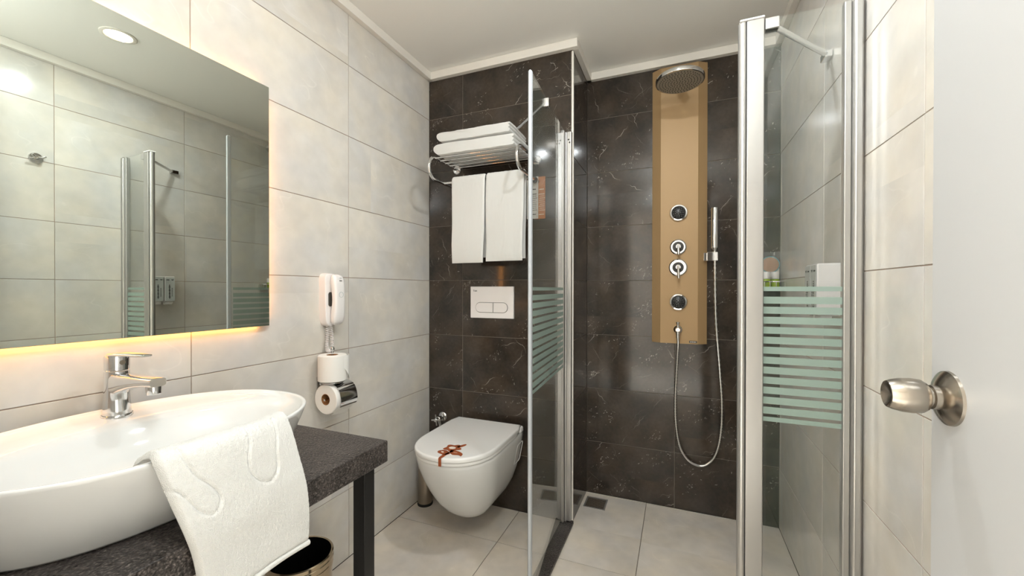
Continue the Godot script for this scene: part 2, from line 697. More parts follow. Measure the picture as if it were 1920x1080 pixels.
func build_shell() -> void:
	var rows := [0.0, 0.29, 0.59, 0.89, 1.19, 1.49, 1.79, 2.09, 2.33]
	var X := Vector3(1, 0, 0)
	var Y := Vector3(0, 1, 0)
	var Z := Vector3(0, 0, 1)
	tiled("wall_left", Vector3.ZERO, Z, Y, X, [0.0, 0.605, 1.208, 1.811, FRONT_Z], rows, M.cream_tile, M.cream_grout)
	tiled("wall_right", Vector3(ROOM_W, 0, 0), Z, Y, -X, [SHOWER_Z, -0.315, 0.285, 0.885, 1.485, FRONT_Z], rows, M.cream_tile, M.cream_grout)
	tiled("wall_back", Vector3.ZERO, X, Y, Z, [0.0, 0.2124, PILLAR_X - 0.002], rows, M.dark_tile, M.dark_grout)
	tiled("wall_shower_side", Vector3(PILLAR_X, 0, 0), Z, Y, X, [SHOWER_Z, -0.002], rows, M.dark_tile, M.dark_grout)
	tiled("wall_shower_back", Vector3(0, 0, SHOWER_Z), X, Y, Z, [PILLAR_X, 1.28, ROOM_W], rows, M.dark_tile, M.dark_grout)
	# doorway wall behind the camera, tiled on the room side
	tiled("wall_front", Vector3(0, 0, FRONT_Z), X, Y, -Z, [0.0, 0.2, 0.78], rows, M.cream_tile, M.cream_grout, 0.1)
	tiled("wall_front_lintel", Vector3(0, 0, FRONT_Z), X, Y, -Z, [0.78, 1.38, ROOM_W], [2.09, 2.33], M.cream_tile, M.cream_grout, 0.1)
	struct_mesh("wall_front_jamb", MB.new().box(Vector3(1.70, 1.045, FRONT_Z + 0.05), Vector3(0.092, 2.09, 0.1)), M.cream_grout)
	var fl := tiled("floor", Vector3.ZERO, X, Z, Y, [0.0, 0.541, 1.142, ROOM_W], [SHOWER_Z, -0.328, 0.272, 0.872, 1.472, FRONT_Z + 0.1], M.floor_tile, M.floor_grout, 0.1)
	fl.position = Vector3.ZERO
	struct_mesh("ceiling", MB.new().box(Vector3(ROOM_W * 0.5, CEIL + 0.05, 0.85), Vector3(ROOM_W + 0.2, 0.1, 2.56)), M.ceiling_paint)
	# ceiling edge strips
	var cz := 0.5 * (2.302 + CEIL)
	var ch := CEIL - 2.302
	var cw := 0.027
	var strips := [
		["trim_1", Vector3(cw * 0.5, cz, FRONT_Z * 0.5), Vector3(cw, ch, FRONT_Z)],
		["trim_2", Vector3(PILLAR_X * 0.5 + cw * 0.5, cz, cw * 0.5), Vector3(PILLAR_X + cw, ch, cw)],
		["trim_3", Vector3(PILLAR_X + cw * 0.5, cz, SHOWER_Z * 0.5), Vector3(cw, ch, -SHOWER_Z)],
		["trim_4", Vector3((PILLAR_X + ROOM_W) * 0.5, cz, SHOWER_Z + cw * 0.5), Vector3(ROOM_W - PILLAR_X, ch, cw)],
		["trim_5", Vector3(ROOM_W - cw * 0.5, cz, (FRONT_Z + SHOWER_Z) * 0.5), Vector3(cw, ch, FRONT_Z - SHOWER_Z)],
		["trim_6", Vector3(ROOM_W * 0.5, cz, FRONT_Z - cw * 0.5), Vector3(ROOM_W, ch, cw)],
	]
	for s in strips:
		struct_mesh(s[0], MB.new().box(s[1], s[2], 0.002), M.trim_white)
	# edge strip on the tiled pillar corner, door lining
	struct_mesh("trim_7", MB.new().box(Vector3(PILLAR_X - 0.002, 1.15, -0.002), Vector3(0.012, 2.30, 0.012), 0.004), M.trim_white)
	var lin := MB.new()
	lin.box(Vector3(0.79, 1.03, FRONT_Z + 0.045), Vector3(0.03, 2.06, 0.15), 0.003)
	lin.box(Vector3(1.66, 1.03, FRONT_Z + 0.045), Vector3(0.03, 2.06, 0.15), 0.003)
	lin.box(Vector3(1.225, 2.07, FRONT_Z + 0.045), Vector3(0.90, 0.03, 0.15), 0.003)
	struct_mesh("trim_8", lin, M.trim_white)
	# unseen corridor, its pale floor chosen to bounce light onto the bathroom ceiling
	struct_mesh("floor_unseen_corridor", MB.new().box(Vector3(0.9, -0.05, 2.83), Vector3(3.2, 0.1, 1.4)), M.hall_floor)
	struct_mesh("wall_corridor", MB.new().box(Vector3(0.9, 1.2, 3.58), Vector3(3.2, 2.5, 0.1)), M.hall_paint)
	struct_mesh("wall_corridor_left", MB.new().box(Vector3(-0.75, 1.2, 2.83), Vector3(0.1, 2.5, 1.4)), M.hall_paint)
	struct_mesh("wall_corridor_right", MB.new().box(Vector3(2.55, 1.2, 2.83), Vector3(0.1, 2.5, 1.4)), M.hall_paint)
	struct_mesh("wall_corridor_near_left", MB.new().box(Vector3(-0.35, 1.2, 2.17), Vector3(0.7, 2.5, 0.08)), M.hall_paint)
	struct_mesh("wall_corridor_near_right", MB.new().box(Vector3(2.15, 1.2, 2.17), Vector3(0.75, 2.5, 0.08)), M.hall_paint)
	struct_mesh("ceiling_corridor", MB.new().box(Vector3(0.9, 2.50, 2.83), Vector3(3.4, 0.1, 1.5)), M.ceiling_paint)

func build_lamps() -> void:
	var spots := [
		[Vector3(1.205, CEIL, 0.86), "round recessed ceiling downlight in front of the shower, reflected in the mirror", 0.76],
		[Vector3(0.33, CEIL, 1.30), "round recessed ceiling downlight above the wash basin", 0.07],
	]
	var ring := MB.new().lathe(PackedVector2Array([Vector2(0.050, -0.001), Vector2(0.052, -0.004), Vector2(0.064, -0.004), Vector2(0.067, -0.002), Vector2(0.067, 0.0)]), 48).mesh()
	var lens := MB.new().lathe(PackedVector2Array([Vector2(0.0, -0.0015), Vector2(0.050, -0.0015)]), 48).mesh()
	for s in spots:
		var t := thing("ceiling_downlight", s[1], "ceiling light", s[0], "ceiling downlights")
		for q in [["trim_ring", ring, M.trim_white], ["lens", lens, M.lamp_glow]]:
			var o := MeshInstance3D.new()
			o.name = q[0]
			o.mesh = q[1]
			o.material_override = q[2]
			t.add_child(o)
		area_light("downlight_light", s[0] + Vector3(0, -0.005, 0), DOWN, Vector2(0.066, 0.066), s[2], Color(0.955, 0.985, 1.0), t)
	# unseen globe lamp out of view, stands in for light bounced off the ceiling
	var dc := Vector3(1.2, CEIL, 1.74)
	var dl := thing("unseen_globe_lamp", "unseen opal globe lamp inside the doorway, placed to light the room softly", "ceiling light", dc)
	part("ceiling_rose", MB.new().lathe(PackedVector2Array([Vector2(0.0, 0.0), Vector2(0.05, 0.0), Vector2(0.05, -0.012), Vector2(0.042, -0.02), Vector2(0.0, -0.021)]), 40, Transform3D(Basis(), dc)), M.trim_white, dl)
	part("stem", MB.new().lathe(cyl(0.006, 0.17), 16, Transform3D(Basis(), dc + Vector3(0, -0.185, 0))), M.chrome, dl)
	var globe := PackedVector2Array()
	for k in 25:
		globe.append(Vector2(0.095 * sin(PI * k / 24.0), -0.27 - 0.095 * cos(PI * k / 24.0)))
	part("globe", MB.new().lathe(globe, 48, Transform3D(Basis(), dc)), M.unseen_globe_glow, dl)
	var ol := OmniLight3D.new()
	ol.name = "unseen_globe_light"
	ol.light_energy = 0.5
	ol.light_color = Color(0.955, 0.985, 1.0)
	ol.light_size = 0.09
	ol.omni_range = 8.0
	ol.omni_attenuation = 2.0
	ol.shadow_enabled = true
	dl.add_child(ol)
	ol.position = Vector3(0, -0.27, 0)
	# unseen corridor lamp, placed out of view to light the bathroom through the doorway
	for q in [[-0.42, "unseen square corridor lamp, out of view, placed to light the bathroom softly", 26.0]]:
		var at := Vector3(q[0], 2.45, 2.5)
		var c := thing("unseen_corridor_lamp", q[1], "ceiling light", at)
		part("housing", MB.new().box(at + Vector3(0, -0.015, 0), Vector3(0.42, 0.03, 0.42), 0.006), M.trim_white, c)
		part("diffuser", MB.new().box(at + Vector3(0, -0.034, 0), Vector3(0.38, 0.008, 0.38), 0.002), M.lamp_glow, c)
		area_light("unseen_corridor_light", at + Vector3(0, -0.042, 0), DOWN, Vector2(0.38, 0.38), q[2], Color(0.97, 0.99, 1.0), c)

# ------------------------------------------------------------------ mirror
func build_mirror() -> void:
	var z0 := 0.982
	var z1 := 2.0
	var y0 := 1.019
	var y1 := 1.82
	var t := thing("wall_mirror", "large frameless wall mirror with warm light strip behind its edge, above the basin", "mirror", Vector3(0, y0, z0))
	part("mirror_pane", MB.new().box(Vector3(0.0205, (y0 + y1) / 2, (z0 + z1) / 2), Vector3(0.001, y1 - y0 - 0.002, z1 - z0 - 0.002)), M.mirror_silver, t)
	part("glass_edge", MB.new().box(Vector3(0.0175, (y0 + y1) / 2, (z0 + z1) / 2), Vector3(0.005, y1 - y0, z1 - z0), 0.0006), M.mirror_edge, t)
	part("back_frame", MB.new().box(Vector3(0.0075, (y0 + y1) / 2, (z0 + z1) / 2), Vector3(0.015, y1 - y0 - 0.022, z1 - z0 - 0.022)), M.white_plastic, t)
	# light strip running round the back frame: a bed and its row of diodes
	var inset := 0.009
	var strip := part("light_strip", MB.new().box(Vector3(0.0085, y0 + inset - 0.001, (z0 + z1) / 2), Vector3(0.009, 0.002, z1 - z0 - 0.06)).box(Vector3(0.0085, (y0 + y1) / 2, z0 + inset - 0.001), Vector3(0.009, y1 - y0 - 0.06, 0.002)).box(Vector3(0.0085, y1 - inset + 0.001, (z0 + z1) / 2), Vector3(0.009, 0.002, z1 - z0 - 0.06)), M.white_plastic, t)
	var dots := MB.new()
	var z := z0 + 0.035
	while z < z1 - 0.04:
		dots.box(Vector3(0.0085, y0 + inset - 0.003, z), Vector3(0.006, 0.002, 0.008))
		dots.box(Vector3(0.0085, y1 - inset + 0.003, z), Vector3(0.006, 0.002, 0.008))
		z += 0.014
	var y := y0 + 0.035
	while y < y1 - 0.04:
		dots.box(Vector3(0.0085, y, z0 + inset - 0.003), Vector3(0.006, 0.008, 0.002))
		y += 0.014
	var dm := part("diodes", dots, M.led_glow, t)
	dm.set_meta("kind", "stuff")
	strip.name = "light_strip"
	var warm := Color(1.0, 0.76, 0.42)
	area_light("strip_light", Vector3(0.0085, y0 + inset - 0.0045, (z0 + z1) / 2), DOWN * Basis(Vector3(0, 0, 1), PI / 2), Vector2(z1 - z0 - 0.06, 0.008), 0.035, warm, t)
	area_light("strip_light_top", Vector3(0.0085, y1 - inset + 0.0045, (z0 + z1) / 2), Basis(Vector3(1, 0, 0), PI / 2) * Basis(Vector3(0, 0, 1), PI / 2), Vector2(z1 - z0 - 0.06, 0.008), 0.03, warm, t)
	area_light("strip_light_side", Vector3(0.0085, (y0 + y1) / 2, z0 + inset - 0.0045), Basis.IDENTITY, Vector2(0.008, y1 - y0 - 0.06), 0.012, warm, t)

# ------------------------------------------------------------------ vanity, basin, tap, bath mat, bin
const BX := 0.286
const BZ := 1.441
const RIM := 0.861
const TOP := 0.715

func rim_x(z: float) -> float:
	return BX + 0.238 * pow(maxf(0.0, 1.0 - pow(absf(z - BZ) / 0.299, 2.24)), 1.0 / 2.24)

func build_vanity() -> void:
	var v := thing("vanity_counter", "dark speckled granite vanity slab on black metal legs, under the white basin", "counter", Vector3(0.27, 0, 1.5))
	part("worktop", MB.new().box(Vector3(0.2705, TOP - 0.03, 1.515), Vector3(0.535, 0.06, 1.009), 0.003), M.granite, v)
	for q in [Vector2(0.50, 1.065), Vector2(0.50, 1.95), Vector2(0.03, 1.95)]:
		part("leg", MB.new().box(Vector3(q.x, 0.3275, q.y), Vector3(0.04, 0.655, 0.04), 0.002), M.black_metal, v)
	# basin: outside, rim, ledge and bowl in one skin
	var b := thing("wash_basin", "white oval ceramic vessel basin standing on the dark granite counter", "basin", Vector3(BX, TOP, BZ))
	var e := 2.24
	var rings := []
	for q in [[0.002, 0.140, 0.235, 0.0], [0.0, 0.150, 0.246, 0.0], [0.006, 0.157, 0.252, 0.0], [0.04, 0.182, 0.266, 0.0], [0.08, 0.206, 0.281, 0.0], [0.12, 0.228, 0.293, 0.0], [0.138, 0.2365, 0.2975, 0.0], [0.143, 0.238, 0.299, 0.0], [0.1455, 0.2365, 0.2975, 0.0], [0.146, 0.2335, 0.2945, 0.0], [0.1455, 0.2305, 0.2915, 0.0], [0.143, 0.2285, 0.2895, 0.0], [0.138, 0.224, 0.286, 0.002], [0.1345, 0.208, 0.281, 0.016], [0.131, 0.194, 0.275, 0.030], [0.126, 0.184, 0.268, 0.038], [0.115, 0.176, 0.258, 0.043], [0.09, 0.163, 0.242, 0.045], [0.065, 0.146, 0.220, 0.045], [0.047, 0.120, 0.185, 0.045], [0.037, 0.085, 0.135, 0.045], [0.032, 0.045, 0.07, 0.045], [0.030, 0.024, 0.024, 0.045]]:
		rings.append(super_ring(BX + q[3], BZ, q[1], q[2], lerpf(e, 2.0, clampf(q[3] / 0.045, 0, 1)), TOP + q[0]))
	part("bowl", MB.new().loft(rings), M.ceramic, b)
	part("drain_plug", MB.new().lathe(PackedVector2Array([Vector2(0, 0.006), Vector2(0.018, 0.0055), Vector2(0.021, 0.003), Vector2(0.022, 0)]), 32, Transform3D(Basis(), Vector3(BX + 0.045, TOP + 0.030, BZ))), M.chrome, b)
	build_tap()
	build_mat()
	build_bin()

func build_tap() -> void:
	var x := 0.092
	var z := 1.415
	var y := 0.852
	var t := thing("basin_tap", "chrome single-lever mixer tap on the back ledge of the basin", "tap", Vector3(x, y, z))
	part("base_ring", MB.new().lathe(PackedVector2Array([Vector2(0.0, -0.006), Vector2(0.0285, -0.006), Vector2(0.0285, 0.0), Vector2(0.0275, 0.002), Vector2(0.0, 0.002)]), 40, Transform3D(Basis(), Vector3(x, y, z))), M.chrome, t)
	var rings := []
	for q in [[0.002, 0.0, 0.0262, 0.0255], [0.012, 0.0, 0.0255, 0.0248], [0.03, -0.001, 0.0235, 0.0232], [0.05, -0.001, 0.0228, 0.0225], [0.075, 0.0, 0.0228, 0.0222], [0.1, 0.0, 0.0226, 0.0222]]:
		rings.append(super_ring(x + q[1], z, q[2], q[3], 2.0, y + q[0], 40))
	part("body", MB.new().loft(rings), M.chrome, t)
	# spout
	rings = []
	for q in [[-0.005, 0.072, 0.0205, 0.026], [0.02, 0.0735, 0.020, 0.0245], [0.04, 0.0765, 0.0185, 0.020], [0.07, 0.081, 0.0172, 0.0155], [0.10, 0.084, 0.0165, 0.0125], [0.13, 0.086, 0.0162, 0.0108], [0.152, 0.0868, 0.0160, 0.0100], [0.160, 0.087, 0.0152, 0.0092]]:
		var ring := PackedVector3Array()
		for j in 32:
			var a := TAU * j / 32
			var c := cos(a)
			var s := sin(a)
			ring.append(Vector3(x + q[0], y + q[1] + q[3] * signf(s) * pow(absf(s), 0.55), z + q[2] * signf(c) * pow(absf(c), 0.55)))
		rings.append(ring)
	var sp := part("spout", MB.new().loft(rings), M.chrome, t)
	part("aerator", MB.new().lathe(PackedVector2Array([Vector2(0, -0.017), Vector2(0.0105, -0.017), Vector2(0.0125, -0.0155), Vector2(0.0138, -0.004), Vector2(0.0138, 0.004)]), 28, Transform3D(Basis(Vector3(0, 0, 1), 0.12), Vector3(x + 0.143, y + 0.076, z))), M.chrome, sp)
	# lever head
	var h := part("lever_head", MB.new().lathe(PackedVector2Array([Vector2(0, 0.0), Vector2(0.0205, 0.0), Vector2(0.0222, 0.002), Vector2(0.0226, 0.03), Vector2(0.0215, 0.0345), Vector2(0.016, 0.0365), Vector2(0, 0.037)]), 40, Transform3D(Basis(), Vector3(x, y + 0.102, z))), M.chrome, t)
	rings = []
	for q in [[-0.018, 0.136, 0.012, 0.003], [0.0, 0.1385, 0.0200, 0.0046], [0.03, 0.1405, 0.0178, 0.0042], [0.07, 0.1415, 0.0145, 0.0036], [0.105, 0.1420, 0.0125, 0.0032], [0.117, 0.1420, 0.0110, 0.0026], [0.121, 0.1420, 0.0075, 0.0014]]:
		var ring := PackedVector3Array()
		for j in 24:
			var a := TAU * j / 24
			ring.append(Vector3(x + q[0], y + q[1] + q[3] * signf(sin(a)) * pow(absf(sin(a)), 0.6), z + q[2] * signf(cos(a)) * pow(absf(cos(a)), 0.6)))
		rings.append(ring)
	part("lever", MB.new().loft(rings), M.chrome, t)
	part("hot_cold_button", MB.new().lathe(cyl(0.0055, 0.002, 0.0006), 20, along(Vector3(x + 0.0215, y + 0.121, z), Vector3(1, 0, 0))), M.steel, h)

func seg_dist(p: Vector2, line: Array) -> float:
	var d := 9.0
	for i in line.size() - 1:
		d = minf(d, p.distance_to(Geometry2D.get_closest_point_to_segment(p, line[i], line[i + 1])))
	return d

func build_mat() -> void:
	# terry bath mat folded over the front rim, with two embossed foot soles
	var fr := smooth_path2([Vector2(1.417, 0.905), Vector2(1.418, 0.853), Vector2(1.424, 0.823), Vector2(1.419, 0.793), Vector2(1.401, 0.772), Vector2(1.381, 0.767), Vector2(1.366, 0.784), Vector2(1.366, 0.814), Vector2(1.360, 0.852), Vector2(1.358, 0.90)], 4, false)
	var fl := smooth_path2([Vector2(1.530, 0.872), Vector2(1.511, 0.828), Vector2(1.495, 0.809), Vector2(1.481, 0.790), Vector2(1.476, 0.771), Vector2(1.484, 0.758), Vector2(1.498, 0.758), Vector2(1.513, 0.774), Vector2(1.527, 0.797), Vector2(1.540, 0.813), Vector2(1.570, 0.822)], 4, false)
	var soles := [Array(fr), Array(fl)]
	var fuzz := noise(61, 210.0, 2)
	var wave := noise(62, 7.0, 2)
	var rows := []
	var nz := 170
	var ns := 96
	for i in nz + 1:
		var u := float(i) / nz
		var zt := lerpf(1.318, 1.558, u)      # across, along the rim
		var zb := lerpf(1.287, 1.508, u)      # across, at the hem
		var xr := rim_x(clampf(zt, 1.2, 1.70))
		var key := [Vector3(xr - 0.044, 0.850, zt), Vector3(xr - 0.030, 0.857, zt), Vector3(xr - 0.014, 0.8655, zt), Vector3(xr + 0.004, 0.8685, zt), Vector3(xr + 0.014, 0.855, zt), Vector3(lerpf(xr, 0.538, 0.5) + 0.014, 0.80, lerpf(zt, zb, 0.25)), Vector3(0.549, 0.735, lerpf(zt, zb, 0.6)), Vector3(0.5475, 0.69, lerpf(zt, zb, 0.85)), Vector3(0.546, 0.64, zb), Vector3(0.544, 0.592 + 0.004 * sin(u * 5.0), zb)]
		var path := smooth_path(key, 18)
		var edge := minf(u, 1.0 - u) * 0.24
		var th := 0.012 * clampf(sqrt(clampf(edge / 0.007, 0.0, 1.0)), 0.15, 1.0)
		var front := PackedVector3Array()
		var back := PackedVector3Array()
		for k in path.size():
			var p := path[k]
			var tg := (path[mini(k + 1, path.size() - 1)] - path[maxi(k - 1, 0)])
			var nn := Vector3(-tg.y, tg.x, 0).normalized()   # outwards
			if nn.x < 0 and k > path.size() / 2:
				nn = -nn
			if k <= path.size() / 2 and nn.y < 0:
				nn = -nn
			var endk := minf(k, path.size() - 1 - k) / 5.0
			var thk := th * clampf(sqrt(clampf(endk, 0.0, 1.0)), 0.2, 1.0)
			var d := thk + 0.0014 * fuzz.get_noise_3d(p.x, p.y, p.z) + 0.003 * wave.get_noise_3d(p.x, p.y, p.z)
			if k > path.size() / 3:
				var q := Vector2(p.z, p.y)
				for s in soles:
					var ds := seg_dist(q, s)
					d -= 0.0042 * exp(-pow(ds / 0.0020, 2.0))
			front.append(p + nn * d)
			back.append(p)
		var ring := PackedVector3Array(front)
		back.reverse()
		ring.append_array(back)
		rows.append(ring)
	var t := thing("bath_mat", "white terry bath mat embossed with two foot soles, draped over the basin rim", "bath mat", Vector3(0.54, 0.6, 1.44))
	part("terry_cloth", MB.new().sheet(rows), M.towel, t)
	# hem along the lower edge
	var hem := PackedVector3Array()
	for i in 25:
		var u := i / 24.0
		hem.append(Vector3(0.551, 0.591 + 0.004 * sin(u * 5.0), lerpf(1.290, 1.505, u)))
	part("hem", MB.new().tube(hem, 0.0062, 10), M.towel, t)

func build_bin() -> void:
	var c := Vector3(0.165, 0, 0.985)
	var t := thing("waste_bin", "small round stainless steel waste bin with black liner, under the counter", "bin", c)
	part("body", MB.new().lathe(PackedVector2Array([Vector2(0, 0.006), Vector2(0.094, 0.006), Vector2(0.095, 0.012), Vector2(0.095, 0.255), Vector2(0.0925, 0.255), Vector2(0.0925, 0.02), Vector2(0, 0.02)]), 48, Transform3D(Basis(), c)), M.bin_steel, t)
	part("rim_band", MB.new().lathe(PackedVector2Array([Vector2(0.0955, 0.238), Vector2(0.0985, 0.240), Vector2(0.0985, 0.250), Vector2(0.0965, 0.252), Vector2(0.0995, 0.254), Vector2(0.0995, 0.268), Vector2(0.0975, 0.270), Vector2(0.0995, 0.272), Vector2(0.099, 0.282), Vector2(0.096, 0.285), Vector2(0.092, 0.283), Vector2(0.091, 0.255)]), 48, Transform3D(Basis(), c)), M.bin_steel, t)
	part("foot_ring", MB.new().lathe(PackedVector2Array([Vector2(0.0, 0.0), Vector2(0.097, 0.0), Vector2(0.098, 0.004), Vector2(0.098, 0.012), Vector2(0.0955, 0.014)]), 48, Transform3D(Basis(), c)), M.rubber, t)
	# crumpled plastic liner
	var rows := []
	var nz := noise(71, 9.0, 3)
	for i in 15:
		var y := lerpf(0.284, 0.06, i / 14.0)
		var ring := PackedVector3Array()
		for j in 64:
			var a := TAU * j / 64
			var d := Vector3(cos(a), 0, sin(a))
			var crease := nz.get_noise_3d(d.x * 0.5, y * 1.6, d.z * 0.5)
			ring.append(c + d * (0.089 - 0.0012 * i - (0.012 * absf(crease) * minf(1.0, i / 2.0))) + Vector3.UP * y)
		rows.append(ring)
	part("liner_bag", MB.new().grid(rows, true).fan(rows[-1], Vector3.UP), M.bin_liner, t)

# ------------------------------------------------------------------ things on the walls
func rrect(w: float, h: float, r: float, per := 6) -> PackedVector2Array:
	var out := PackedVector2Array()
	for q in [[1, 1, 0.0], [-1, 1, PI / 2], [-1, -1, PI], [1, -1, PI * 1.5]]:
		for k in per + 1:
			var a: float = q[2] + PI / 2 * k / per
			out.append(Vector2(q[0] * (w / 2 - r) + r * cos(a), q[1] * (h / 2 - r) + r * sin(a)))
	return out

# frame on the basin wall: x of the drawing runs along -z, z of the drawing off the wall
func left_wall_xf(o: Vector3) -> Transform3D:
	return xf_at(o, Vector3(0, 0, -1), Vector3(0, 1, 0), Vector3(1, 0, 0))

func right_wall_xf(o: Vector3) -> Transform3D:
	return xf_at(o, Vector3(0, 0, 1), Vector3(0, 1, 0), Vector3(-1, 0, 0))

func build_wall_fittings() -> void:
	build_phone()
	build_rolls()
	# flush plate
	var c := Vector3(0.3905, 1.073, 0.0)
	var f := thing("flush_plate", "white rectangular dual flush plate with oval button on the dark tiles", "flush plate", c)
	part("plate", MB.new().prism(rrect(0.249, 0.167, 0.003), 0.011, 0.0022, Transform3D(Basis(), c)), M.white_plastic, f)
	part("button_gap_shade", MB.new().prism(rrect(0.186, 0.054, 0.0265, 10), 0.0006, 0.0, Transform3D(Basis(), c + Vector3(0, -0.027, 0.011))), M.gap_shade_and_print, f)  # dark sheet painted as the shade in the gap round the buttons
	var wide := PackedVector2Array()
	var narrow := PackedVector2Array()
	for p in rrect(0.182, 0.050, 0.0248, 10):
		if p.x < 0.011:
			wide.append(p)
	for p in rrect(0.182, 0.050, 0.0248, 10):
		if p.x > 0.011:
			narrow.append(p)
	wide = PackedVector2Array([Vector2(0.0085, 0.025)]) + wide + PackedVector2Array([Vector2(0.0085, -0.025)])
	var nr := PackedVector2Array()
	for k in range(11, -1, -1):
		if k < 11:
			nr.append(Vector2(0.091 - 0.0248 + 0.0248 * cos(PI / 2 * k / 10), 0.0002 + 0.0248 * sin(PI / 2 * k / 10)))
	for k in 11:
		nr.append(Vector2(0.091 - 0.0248 + 0.0248 * cos(-PI / 2 * k / 10), -0.0002 + 0.0248 * sin(-PI / 2 * k / 10)))
	nr.append(Vector2(0.0115, -0.025))
	nr.append(Vector2(0.0115, 0.025))
	part("flush_button", MB.new().prism(wide, 0.0035, 0.001, Transform3D(Basis(), c + Vector3(0, -0.027, 0.0112))), M.white_plastic, f)
	part("flush_button", MB.new().prism(nr, 0.0035, 0.001, Transform3D(Basis(), c + Vector3(0, -0.027, 0.0112))), M.white_plastic, f)
	text_part("logo", "Tuo", 0.013, 0.0006, Transform3D(Basis(), c + Vector3(-0.096, 0.061, 0.0112)), M.black_ink, f)
	# toilet brush
	var bc := Vector3(0.052, 0, 0.118)
	var b := thing("toilet_brush_holder", "tall brushed steel toilet brush holder on the floor in the corner", "toilet brush", bc)
	part("canister", MB.new().lathe(PackedVector2Array([Vector2(0, 0.006), Vector2(0.037, 0.006), Vector2(0.0375, 0.01), Vector2(0.0375, 0.245), Vector2(0.036, 0.248), Vector2(0, 0.249)]), 40, Transform3D(Basis(), bc)), M.steel, b)
	part("foot_ring", MB.new().lathe(PackedVector2Array([Vector2(0, 0), Vector2(0.0395, 0), Vector2(0.0405, 0.003), Vector2(0.0405, 0.010), Vector2(0.0375, 0.013)]), 40, Transform3D(Basis(), bc)), M.rubber, b)
	part("brush_handle", MB.new().lathe(PackedVector2Array([Vector2(0.006, 0.24), Vector2(0.006, 0.33), Vector2(0.0095, 0.331), Vector2(0.0095, 0.356), Vector2(0.0085, 0.358), Vector2(0, 0.358)]), 24, Transform3D(Basis(), bc + Vector3(0.004, 0, -0.012))), M.steel, b)
	# angle valve beside the toilet
	var vc := Vector3(0.088, 0.435, 0)
	var av := thing("angle_valve", "small chrome cross-handle water valve on the dark wall behind the toilet", "valve", vc)
	part("rosette", MB.new().lathe(PackedVector2Array([Vector2(0, 0.0), Vector2(0.026, 0.0), Vector2(0.026, 0.003), Vector2(0.020, 0.009), Vector2(0.012, 0.011), Vector2(0, 0.011)]), 32, along(vc, Vector3(0, 0, 1))), M.chrome, av)
	part("body", MB.new().lathe(PackedVector2Array([Vector2(0.011, 0.008), Vector2(0.011, 0.035), Vector2(0.014, 0.037), Vector2(0.014, 0.05), Vector2(0.010, 0.053), Vector2(0, 0.053)]), 24, along(vc, Vector3(0, 0, 1))).lathe(cyl(0.009, 0.04), 20, along(vc + Vector3(0, -0.004, 0.038), Vector3(0.3, -1, 0))), M.chrome, av)
	var hd := part("cross_handle", MB.new().lathe(cyl(0.010, 0.024, 0.002), 20, along(vc + Vector3(0, 0, 0.053), Vector3(0, 0, 1))), M.chrome, av)
	for k in 4:
		var a := PI / 2 * k + 0.12
		part("spoke", MB.new().lathe(cyl(0.0042, 0.024, 0.001), 14, along(vc + Vector3(0, 0, 0.067) + Vector3(cos(a), sin(a), 0) * 0.006, Vector3(cos(a), sin(a), 0))), M.chrome, hd)
	# soap dispensers on the side wall of the shower
	var dz := [0.4675, 0.4075]
	for k in 2:
		var o := Vector3(ROOM_W, 1.14, dz[k])
		var d := thing("soap_dispenser", ["white wall soap dispenser with printed front, the one farther from the shower back wall", "white wall soap dispenser with printed front, the one nearer the shower back wall"][k], "soap dispenser", o, "twin soap dispensers")
		part("housing", MB.new().box(o + Vector3(-0.037, 0.002, 0), Vector3(0.074, 0.155, 0.057), 0.005), M.white_plastic, d)
		part("front_label", MB.new().box(o + Vector3(-0.0745, 0.002, 0), Vector3(0.001, 0.146, 0.050), 0.0), M.grey_plastic, d)
		part("push_lever", MB.new().prism(PackedVector2Array([Vector2(-0.024, 0), Vector2(0.024, 0), Vector2(0.016, -0.018), Vector2(-0.016, -0.018)]), 0.03, 0.003, right_wall_xf(o + Vector3(-0.035, -0.076, 0))), M.white_plastic, d)
		var ink := MB.new()
		var fx := o.x - 0.0755
		ink.box(Vector3(fx, o.y + 0.058, o.z + 0.012), Vector3(0.0006, 0.0045, 0.016))
		ink.box(Vector3(fx, o.y + 0.060, o.z - 0.013), Vector3(0.0006, 0.0025, 0.014))
		ink.box(Vector3(fx, o.y + 0.0565, o.z - 0.013), Vector3(0.0006, 0.0025, 0.008))
		for q in 13:   # a column of upright lettering and a thinner one beside it
			ink.box(Vector3(fx, o.y + 0.026 - q * 0.0068, o.z + 0.003), Vector3(0.0006, 0.0046, 0.0045 + 0.002 * (q % 3)))
			if q > 2 and q < 11:
				ink.box(Vector3(fx, o.y + 0.026 - q * 0.0068, o.z - 0.011), Vector3(0.0006, 0.0036, 0.004))
		part("lettering", ink, M.black_ink, d).set_meta("kind", "stuff")
	# robe hook on the right wall, seen in the mirror
	var hc := Vector3(ROOM_W, 1.80, 0.952)
	var hk := thing("robe_hook", "round chrome robe hook on the cream tile wall, seen in the mirror", "hook", hc)
	part("rosette", MB.new().lathe(PackedVector2Array([Vector2(0, 0), Vector2(0.027, 0), Vector2(0.027, 0.004), Vector2(0.025, 0.007), Vector2(0, 0.008)]), 32, along(hc, Vector3(-1, 0, 0))), M.chrome, hk)
	part("stem", MB.new().lathe(cyl(0.007, 0.026, 0.001), 20, along(hc + Vector3(-0.006, 0, 0), Vector3(-1, 0, 0))), M.chrome, hk)
	for s in [-1.0, 1.0]:
		part("prong", MB.new().tube(smooth_path([hc + Vector3(-0.027, 0, 0), hc + Vector3(-0.034, 0.002, 0.014 * s), hc + Vector3(-0.040, 0.010, 0.024 * s)], 6), 0.0048, 14), M.chrome, hk)
	build_basket()

